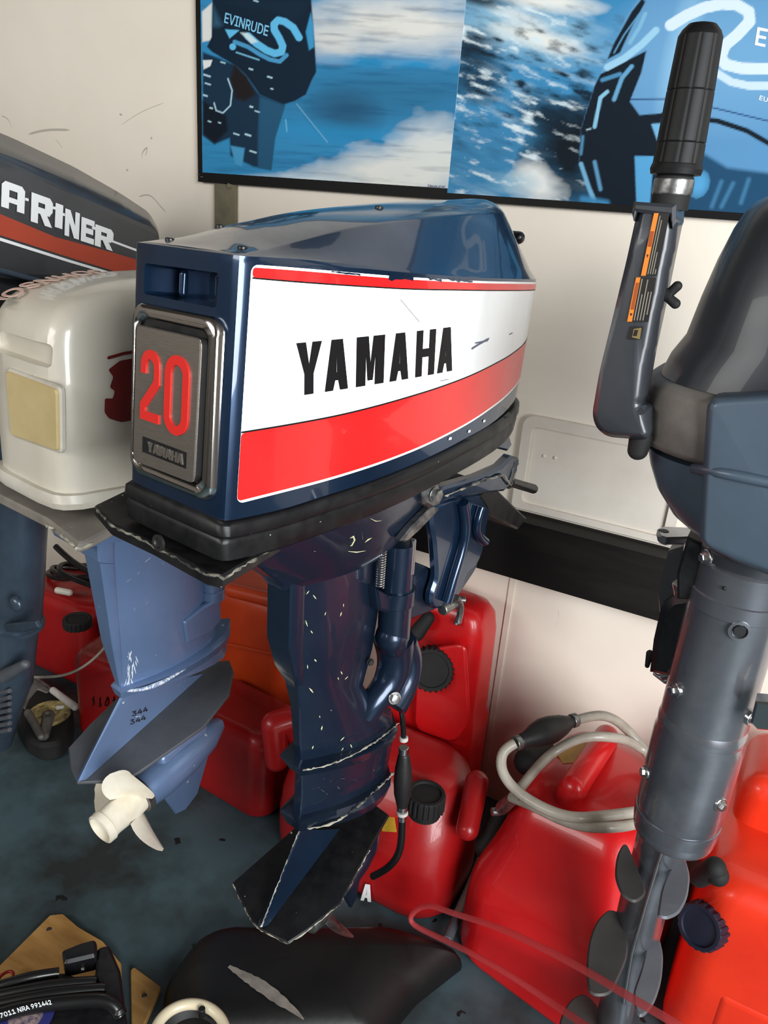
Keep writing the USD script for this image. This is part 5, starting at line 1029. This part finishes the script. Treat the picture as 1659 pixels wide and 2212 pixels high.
def wallprism(p2, y1, t, bev): m = prism(p2, t, bev); v = m.vertices.copy(); m.vertices = np.stack([v[:, 0], y1-v[:, 2], v[:, 1]], 1); return fixn(m)
pn = wp.add('panel', wallprism(rr, WY-.0005, .005, .001), 'panel_plastic')
outer = man(wallprism(rr, WY-.003, .012, .003)); inner = man(wallprism(rnd(np.array([(xa+.028, za+.02), (xb-.028, za+.02), (xb-.028, zb2-.028), (xa+.028, zb2-.028)]), .02, 6), WY+.02, .06, 0)); wp.add('rim', unman(outer-inner), 'panel_plastic', pn, smooth=40)
for k in range(2): c_ = G.y((1175+k*24, 985+k*4), WY-.006); wp.add('stud', ball(c_, .005, (1, .6, 1)), 'panel_plastic', pn)
wp.done()

# ------------------------------------------------------------------ hoses
mat('hose_grey', lin(166, 158, 146), .4, 0, .2, lin(136, 128, 116), 12.0)
mat('hose_black', lin(20, 20, 21), .3, 0, .2)
MT['clear_red'] = usdkit.material(stage, '/World/Looks/clear_red', {'p': ('principled_bsdf', {'base_color': lin(220, 96, 100), 'roughness': .25}), 't': ('transparent_bsdf', {'color': (1.0, .72, .72)}), 'm': ('mix_closure', {'fac': .6})}, [('p.BSDF', 'm.closure1'), ('t.BSDF', 'm.closure2')], surface='m.closure')
mat('white_plastic', lin(206, 202, 196), .5, 0, 0, lin(180, 176, 170), 14.0)
gz = lambda x, y, z: G.z((x, y), z+.022)
Thz = Thing('fuel_hose', 'coiled grey fuel hose with black primer bulb on the red tank', 'hose')
hp = [gz(1244, 1556, .60), gz(1300, 1546, .60), gz(1350, 1572, .56), gz(1385, 1612, .52), gz(1440, 1690, .49), gz(1460, 1740, .50), gz(1390, 1775, .51), gz(1330, 1786, .52), gz(1250, 1782, .515), gz(1160, 1745, .50), gz(1105, 1722, .47)]
h_ = Thz.add('hose', tube(spline(hp, 110), .0115, 12), 'hose_grey', smooth=60)
hp = [gz(1112, 1606, .60), gz(1088, 1625, .585), gz(1084, 1660, .56), gz(1108, 1700, .535), gz(1160, 1738, .525), gz(1230, 1764, .53), gz(1310, 1762, .535), gz(1400, 1748, .53), gz(1450, 1720, .52), gz(1450, 1670, .51), gz(1390, 1620, .515), gz(1310, 1592, .575), gz(1260, 1594, .57), gz(1190, 1630, .53), gz(1150, 1670, .52), gz(1110, 1720, .50)]
Thz.add('hose', tube(spline(hp, 150), .0115, 12), 'hose_grey', smooth=60)
b0, b1 = gz(1126, 1601, .60), gz(1232, 1559, .605); bd_ = unit(b1-b0); L_ = np.linalg.norm(b1-b0)
pb_ = Thz.add('primer_bulb', lathe([(.013, -.004), (.016, 0), (.017, .012), (.027, L_*.28), (.032, L_*.45), (.031, L_*.6), (.024, L_*.82), (.016, L_-.006), (.013, L_+.004)], b0, bd_, 20), 'rubber', smooth=50, label='black primer bulb')
for o, d in ((b0, -bd_), (b1, bd_)): Thz.add('hose_clamp', lathe([(.0155, 0), (.0165, .002), (.0165, .012), (.0155, .014)], o+d*.004, d, 20), 'bare_metal', pb_)
Thz.add('connector', cat(cyl(gz(1062, 1754, .36), gz(1082, 1752, .36), .010), hull((gz(1085, 1745, .38), .016), (gz(1110, 1722, .46), .014))), 'bare_metal')
Thz.done()
Tk = Thing('fuel_hose', 'black fuel hose with primer bulb hanging beside the number 20 motor leg', 'hose')
yk = lambda x, y, Y_=1.285: G.y((x, y), Y_)
Tk.add('hose', tube(spline([yk(862, 1505), yk(868, 1540), yk(872, 1600)], 16), .006, 10), 'hose_black'); Tk.add('hose', tube(spline([yk(869, 1765), yk(868, 1800), yk(862, 1840), yk(840, 1872), yk(805, 1893)], 30), .009, 12), 'hose_black', smooth=60)
k0, k1 = yk(872, 1632), yk(869, 1740); kd = unit(k1-k0); kl = np.linalg.norm(k1-k0)
kb = Tk.add('primer_bulb', lathe([(.010, -.004), (.013, 0), (.019, kl*.25), (.0215, kl*.5), (.020, kl*.75), (.013, kl), (.010, kl+.004)], k0, kd, 20), 'rubber', smooth=50, label='black primer bulb')
for (x, y0, y1, r, m) in ((872, 1592, 1600, .010, 'white_plastic'), (872, 1614, 1628, .0115, 'steel'), (869, 1738, 1750, .013, 'steel'), (869, 1753, 1759, .0135, 'white_plastic'), (869, 1760, 1772, .010, 'steel')): Tk.add('hose_fitting', cyl(yk(x, y0), yk(x, y1), r), m, kb)
Tk.done()
Tq = Thing('plastic_loop', 'translucent red tubing loop sagging in front of the red tanks', 'tubing')
lp = [gz(1259+120, 2212+55, .35), G.y((1290, 2232), 1.0), G.y((1200, 2172), 1.08), G.y((1100, 2106), 1.14), G.y((1000, 2050), 1.2), G.y((920, 2012), 1.24), G.y((888, 1990), 1.25), G.y((905, 1962), 1.25), G.y((960, 1966), 1.23), G.y((1060, 1998), 1.17), G.y((1160, 2042), 1.1), G.y((1270, 2100), 1.03), G.y((1380, 2165), .96), G.y((1480, 2225), .92), G.y((1560, 2280), .9)]
Tq.add('tube', tube(spline(lp[1:], 110), .0065, 12), 'clear_red', smooth=60); Tq.done()
Ts = Thing('plastic_pipe', 'short white plastic pipe leaning between the red tanks', 'pipe'); e0, e1 = G.z((1058, 1812), .034), G.z((985, 1985), .034)
Ts.add('pipe', cat(cyl(e0, e1, .012)), 'white_plastic'); Ts.add('end_cap', cyl(e1, e1+unit(e1-e0)*.07, .013), 'plate_grey'); Ts.done()
single('black_cord', tube(spline([G.z((1036, 1815), .012), G.z((1026, 1855), .012), G.z((1012, 1905), .012), G.z((996, 1950), .012)], 24), .006, 10), 'hose_black', 'black rubber hose on the floor beside the white pipe', 'hose', smooth=60)

# ------------------------------------------------------------------ small things on the floor
mat('starter_grey', lin(118, 116, 110), .5, .2, 0, lin(84, 82, 78), 10.0, bump=.2)
mat('starter_cream', lin(190, 172, 112), .5, 0, 0, lin(96, 80, 48), 26.0, (.42, .6))
Tz = Thing('recoil_starter', 'greasy recoil starter with cream disc on the floor at the left edge', 'starter')
zc = .065; cq = lambda x, y, z=zc: G.z((x/5.925, 1380+y/5.925), z)
fs = Fr((0, 0, zc)); CL = lambda pts: [(x/5.925, 1380+y/5.925) for x, y in pts]
bd2 = Tz.add('housing', slab(fs, 2, 0, CL([(180, 530), (330, 400), (480, 500), (880, 720), (930, 880), (940, 950), (915, 1150), (760, 1330), (520, 1370), (330, 1260), (180, 980), (140, 760)]), .07, .012, .02), 'matte_black', smooth=40)
Tz.add('cover_plate', slab(Fr((0, 0, zc+.004)), 2, 0, CL([(190, 540), (320, 430), (480, 510), (660, 640), (600, 690), (480, 640), (380, 760), (330, 900), (170, 780)]), .010, .003, .008), 'starter_grey', bd2)
oc, rc = cq(630, 970, zc), np.linalg.norm(cq(630, 970)-cq(900, 960)); Tz.add('disc', lathe([(rc*1.0, -.02), (rc, .006), (rc*.97, .010), (rc*.5, .010), (rc*.48, .004), (rc*.30, .004), (0.0005, .004)], oc, (0, 0, 1), 40), 'starter_cream', bd2, label='cream disc streaked with grease')
Tz.add('hub_arm', chain([cq(620, 980, zc+.012), cq(570, 1240, zc+.012)], [rc*.30, rc*.22]), 'starter_grey', bd2); Tz.add('hub_screw', hexbolt(cq(610, 980, zc+.012+rc*.25), (0, 0, 1), .010, .01), 'bare_metal', bd2)
Tz.add('strap', chain([cq(680, 660, zc+.02), cq(960, 870, zc+.02)], [.012, .013]), 'white_plastic', bd2); Tz.add('strap', chain([cq(360, 950, zc+.02), cq(530, 1250, zc+.02)], [.013, .012]), 'starter_grey', bd2); Tz.add('rod', cyl(cq(330, 400, zc+.02), cq(690, 670, zc+.02), .006), 'bare_metal', bd2); Tz.add('clip', hull((cq(740, 880, zc+.014), .008), (cq(800, 870, zc+.014), .006)), 'white_plastic', bd2)
Tz.done()
single('cable', tube(spline([G.y((250, 1365), 1.36), G.y((225, 1400), 1.34), G.y((180, 1440), 1.32), G.y((120, 1461), 1.32), G.y((75, 1463), 1.32)], 50), .0042, 8), 'hose_grey', 'thin pale grey cable curving in front of the left red tank', 'cable', smooth=60)
mat('plywood', lin(190, 146, 84), .6, 0, 0, lin(170, 126, 68), 9.0, bump=.15, bscale=60, stretch=(1, 6, 1), chip=(lin(110, 80, 44), 14.0, .76))
F0 = Fr((0, 0, .018))
Tp = Thing('plywood_board', 'tan plywood offcut lying on the floor at the bottom left', 'board')
Tp.add('board', slab(F0, 2, 0, [(-60, 2140), (0, 2084), (108, 1976), (136, 1973), (170, 2002), (222, 2032), (262, 2080), (266, 2260), (-60, 2260)], .017, .002, .004), 'plywood'); Tp.add('nail_hole', cyl(G.z((106, 2009), .012), G.z((106, 2009), .0185), .006), 'deep_black'); Tp.done()
Tp = Thing('plywood_board', 'small tan plywood offcut beside the black plastic unit', 'board')
Tp.add('board', slab(F0, 2, 0, [(282, 2094), (290, 2088), (320, 2110), (348, 2131), (310, 2215), (284, 2250)], .017, .002, .004), 'plywood'); Tp.add('nail_hole', cyl(G.z((312, 2153), .012), G.z((312, 2153), .0185), .006), 'deep_black'); Tp.done()
Tc = Thing('battery_charger', 'black plastic unit with cables and a blue round label at the bottom left', 'electrical unit')
zk = .11; CQ = lambda x, y, z=zk: G.z((x/5.53, 2020+y/5.53), z); fz = Fr((0, 0, zk)); CL2 = lambda pts: [(x/5.53, 2020+y/5.53) for x, y in pts]
ub = Tc.add('housing', slab(fz, 2, 0, CL2([(-300, 760), (740, 420), (1150, 560), (1420, 560), (1500, 900), (1580, 1400), (-300, 1400)]), .085, .008, .01), 'black_plastic', smooth=45)
Tc.add('top_block', slab(Fr((0, 0, zk+.03)), 2, 0, CL2([(735, 170), (960, 80), (1130, 35), (1160, 100), (1150, 240), (760, 330)]), .05, .006, .008), 'black_plastic', ub); Tc.add('side_block', slab(Fr((0, 0, zk+.015)), 2, 0, CL2([(1160, 140), (1300, 100), (1440, 420), (1500, 900), (1380, 960), (1130, 520)]), .06, .006, .01), 'black_plastic', ub); Tc.add('rivet', ball(CQ(990, 405, zk+.002), .005), 'bare_metal', ub)
for k, (a0, a1, r) in enumerate((((-100, 640), (700, 450), .011), ((-100, 740), (1150, 560), .012), ((-100, 840), (1250, 640), .012))): Tc.add('cable', tube(spline([CQ(a0[0], a0[1], zk+.01), CQ(a1[0]*.5, a0[1]*.45+a1[1]*.55-30, zk+.02), CQ(a1[0], a1[1], zk+.012)], 30), r, 12), 'hose_black', ub, smooth=60)
cpth = spline([CQ(-120, 990, zk+.012), CQ(250, 880, zk+.016), CQ(620, 820, zk+.018), CQ(1100, 780, zk+.018), CQ(1350, 830, zk+.012), CQ(1440, 960, zk-.005)], 60); cb_ = Tc.add('cable', tube(cpth, .0145, 14), 'hose_black', ub, smooth=60, label='thick black cable printed with white numbers')
tk = Thing
txm = meshkit.text_mesh('97011 NRA 991442', 1.0, .02, bold=True); lo, hi = txm.vertices.min(0), txm.vertices.max(0); qv = (txm.vertices-lo)/(hi-lo); A0, A1, A2 = CQ(-60, 955, zk+.030), CQ(-40, 1010, zk+.026), CQ(600, 775, zk+.034)
mid = CQ(290, 848, zk+.033); tv = qv[:, :1]; base_ = A0*(1-tv)**2+2*tv*(1-tv)*(2*mid-(A0+A2)/2)+A2*tv**2; txm.vertices = base_+(1-qv[:, 1:2])*(A1-A0)+qv[:, 2:3]*np.array([0, 0, .0008]); Tc.add('printed_number', txm, 'print_white', ub, smooth=False)
mat('label_blue', lin(44, 48, 110), .4); mat('label_ring', lin(150, 132, 128), .5, 0, 0, lin(60, 56, 90), 120.0)
lc = CQ(310, 960, zk+.001); Tc.add('label', lathe([(.055, 0), (.055, .0012), (.0005, .0012)], lc, (0, 0, 1), 40), 'label_blue', ub, label='dark blue round label'); Tc.add('label_ring', lathe([(.034, .0012), (.034, .0022), (.0005, .0022)], CQ(310, 965, zk+.001), (0, 0, 1), 36), 'label_ring', ub)
Tc.done()
mat('ring_red', lin(150, 34, 34), .4)
rc_ = CQ(70, 510, .05); single('plastic_ring', tube(np.array([rc_+[.013*math.cos(t), .016*math.sin(t), 0] for t in np.linspace(0, 2*math.pi, 24, endpoint=False)]), .0035, 8, closed=True), 'ring_red', 'small red plastic ring beside the black unit', 'ring', smooth=60)
# black cover lying on the floor
mat('cover_black', lin(15, 14, 14), .42, 0, 0, lin(10, 10, 10), 6.0, bump=.2, bscale=50); mat('grey_scrape', lin(128, 122, 114), .6, 0, 0, lin(108, 102, 96), 40.0)
oc_ = rnd(ccw(np.array([G.z(q, 0)[:2] for q in ((356, 2150), (396, 2086), (428, 2052), (462, 2040), (640, 2046), (790, 2040), (868, 2040), (985, 2078), (1000, 2092), (900, 2170), (800, 2290), (345, 2290))])), .02, 5)
rsx = []
c_ = oc_.mean(0)
for k, z in ((1.0, 0), (1.0, .012), (.985, .03), (.95, .05), (.89, .066), (.8, .08), (.65, .09), (.4, .096), (.15, .098)): rsx.append(np.c_[c_+(oc_-c_)*k, np.full(len(oc_), z)])
rsx[0] = np.c_[oc_, np.zeros(len(oc_))]
Tv = Thing('engine_cover', 'black engine cover with a long grey scrape lying on the floor at the bottom', 'cover'); cvm = loft(rsx); cv = Tv.add('shell', cvm, 'cover_black', smooth=60)
cvr = trimesh.Trimesh(cvm.vertices, cvm.faces); 
def drape(px, lift=.0015):
    out = []
    for q in px:
        d = CM.T @ np.array([(q[0]-IW/2)/FPX, -(q[1]-IH/2)/FPX, 1.0]); z = .09
        for _ in range(14):
            p = CC+d*((z-CC[2])/d[2]); k = np.max(np.abs(0)); 
            kk = 1.0
            rel = p[:2]-c_; ang = np.arctan2(oc_[:, 1]-c_[1], oc_[:, 0]-c_[0]); r = np.linalg.norm(oc_-c_, axis=1); o = np.argsort(ang); R0 = np.interp(math.atan2(rel[1], rel[0]), ang[o], r[o], period=2*math.pi); kk = np.linalg.norm(rel)/R0
            z = float(np.interp(kk, [.15, .4, .65, .8, .89, .95, .985, 1.0], [.098, .096, .09, .08, .066, .05, .03, .006]))
        out.append(p+np.array([0, 0, lift]))
    return np.array(out)
def ribbon(c, w):
    n = len(c); t = np.gradient(c, axis=0); s_ = np.cross(t, [0, 0, 1.0]); s_ /= np.linalg.norm(s_, axis=1, keepdims=True); w = np.asarray(w)[:, None]; V = np.vstack([c+s_*w, c-s_*w]); f = []
    for i in range(n-1): f += [[i, i+1, n+i+1], [i, n+i+1, n+i]]
    m = TM(V, f); m = m if m.face_normals[:, 2].mean() > 0 else TM(V, [x[::-1] for x in f]); return m
cl_ = drape([(494, 2088), (530, 2110), (570, 2135), (610, 2165), (640, 2188), (656, 2203)]); g_ = np.random.default_rng(4); cl_ = spline(cl_, 24); Tv.add('scrape', ribbon(cl_, .0135*np.sin(np.linspace(.25, math.pi-.12, 24))*g_.uniform(.85, 1.1, 24)), 'grey_scrape', cv, smooth=60, label='long grey scrape')
Tv.done()
mat('cream_bowl', lin(214, 202, 172), .35, 0, .3)
rc2 = G.z((410, 2240), .14); rw = np.linalg.norm(G.z((330, 2225), .14)-G.z((490, 2225), .14))/2
Tn = Thing('flywheel_ring', 'cream ring with a dark notch at the bottom edge beside the black cover', 'ring'); thn = np.linspace(0, 2*math.pi, 64, endpoint=False); Tn.add('ring', tube(np.array([rc2+[rw*math.cos(t), rw*math.sin(t)*.9, 0] for t in thn]), .011, 12, closed=True), 'cream_bowl', smooth=60); p_ = G.z((436, 2180), .152); Tn.add('notch', cyl(p_-[0, 0, .02], p_+[0, 0, .002], .007), 'deep_black'); Tn.add('bowl', lathe([(rw*.8, -.03), (rw*.96, -.015), (rw*1.0, 0), (rw*.94, -.008), (rw*.76, -.024), (.0005, -.026)], rc2, (0, 0, 1), 48), 'deep_black'); Tn.done()
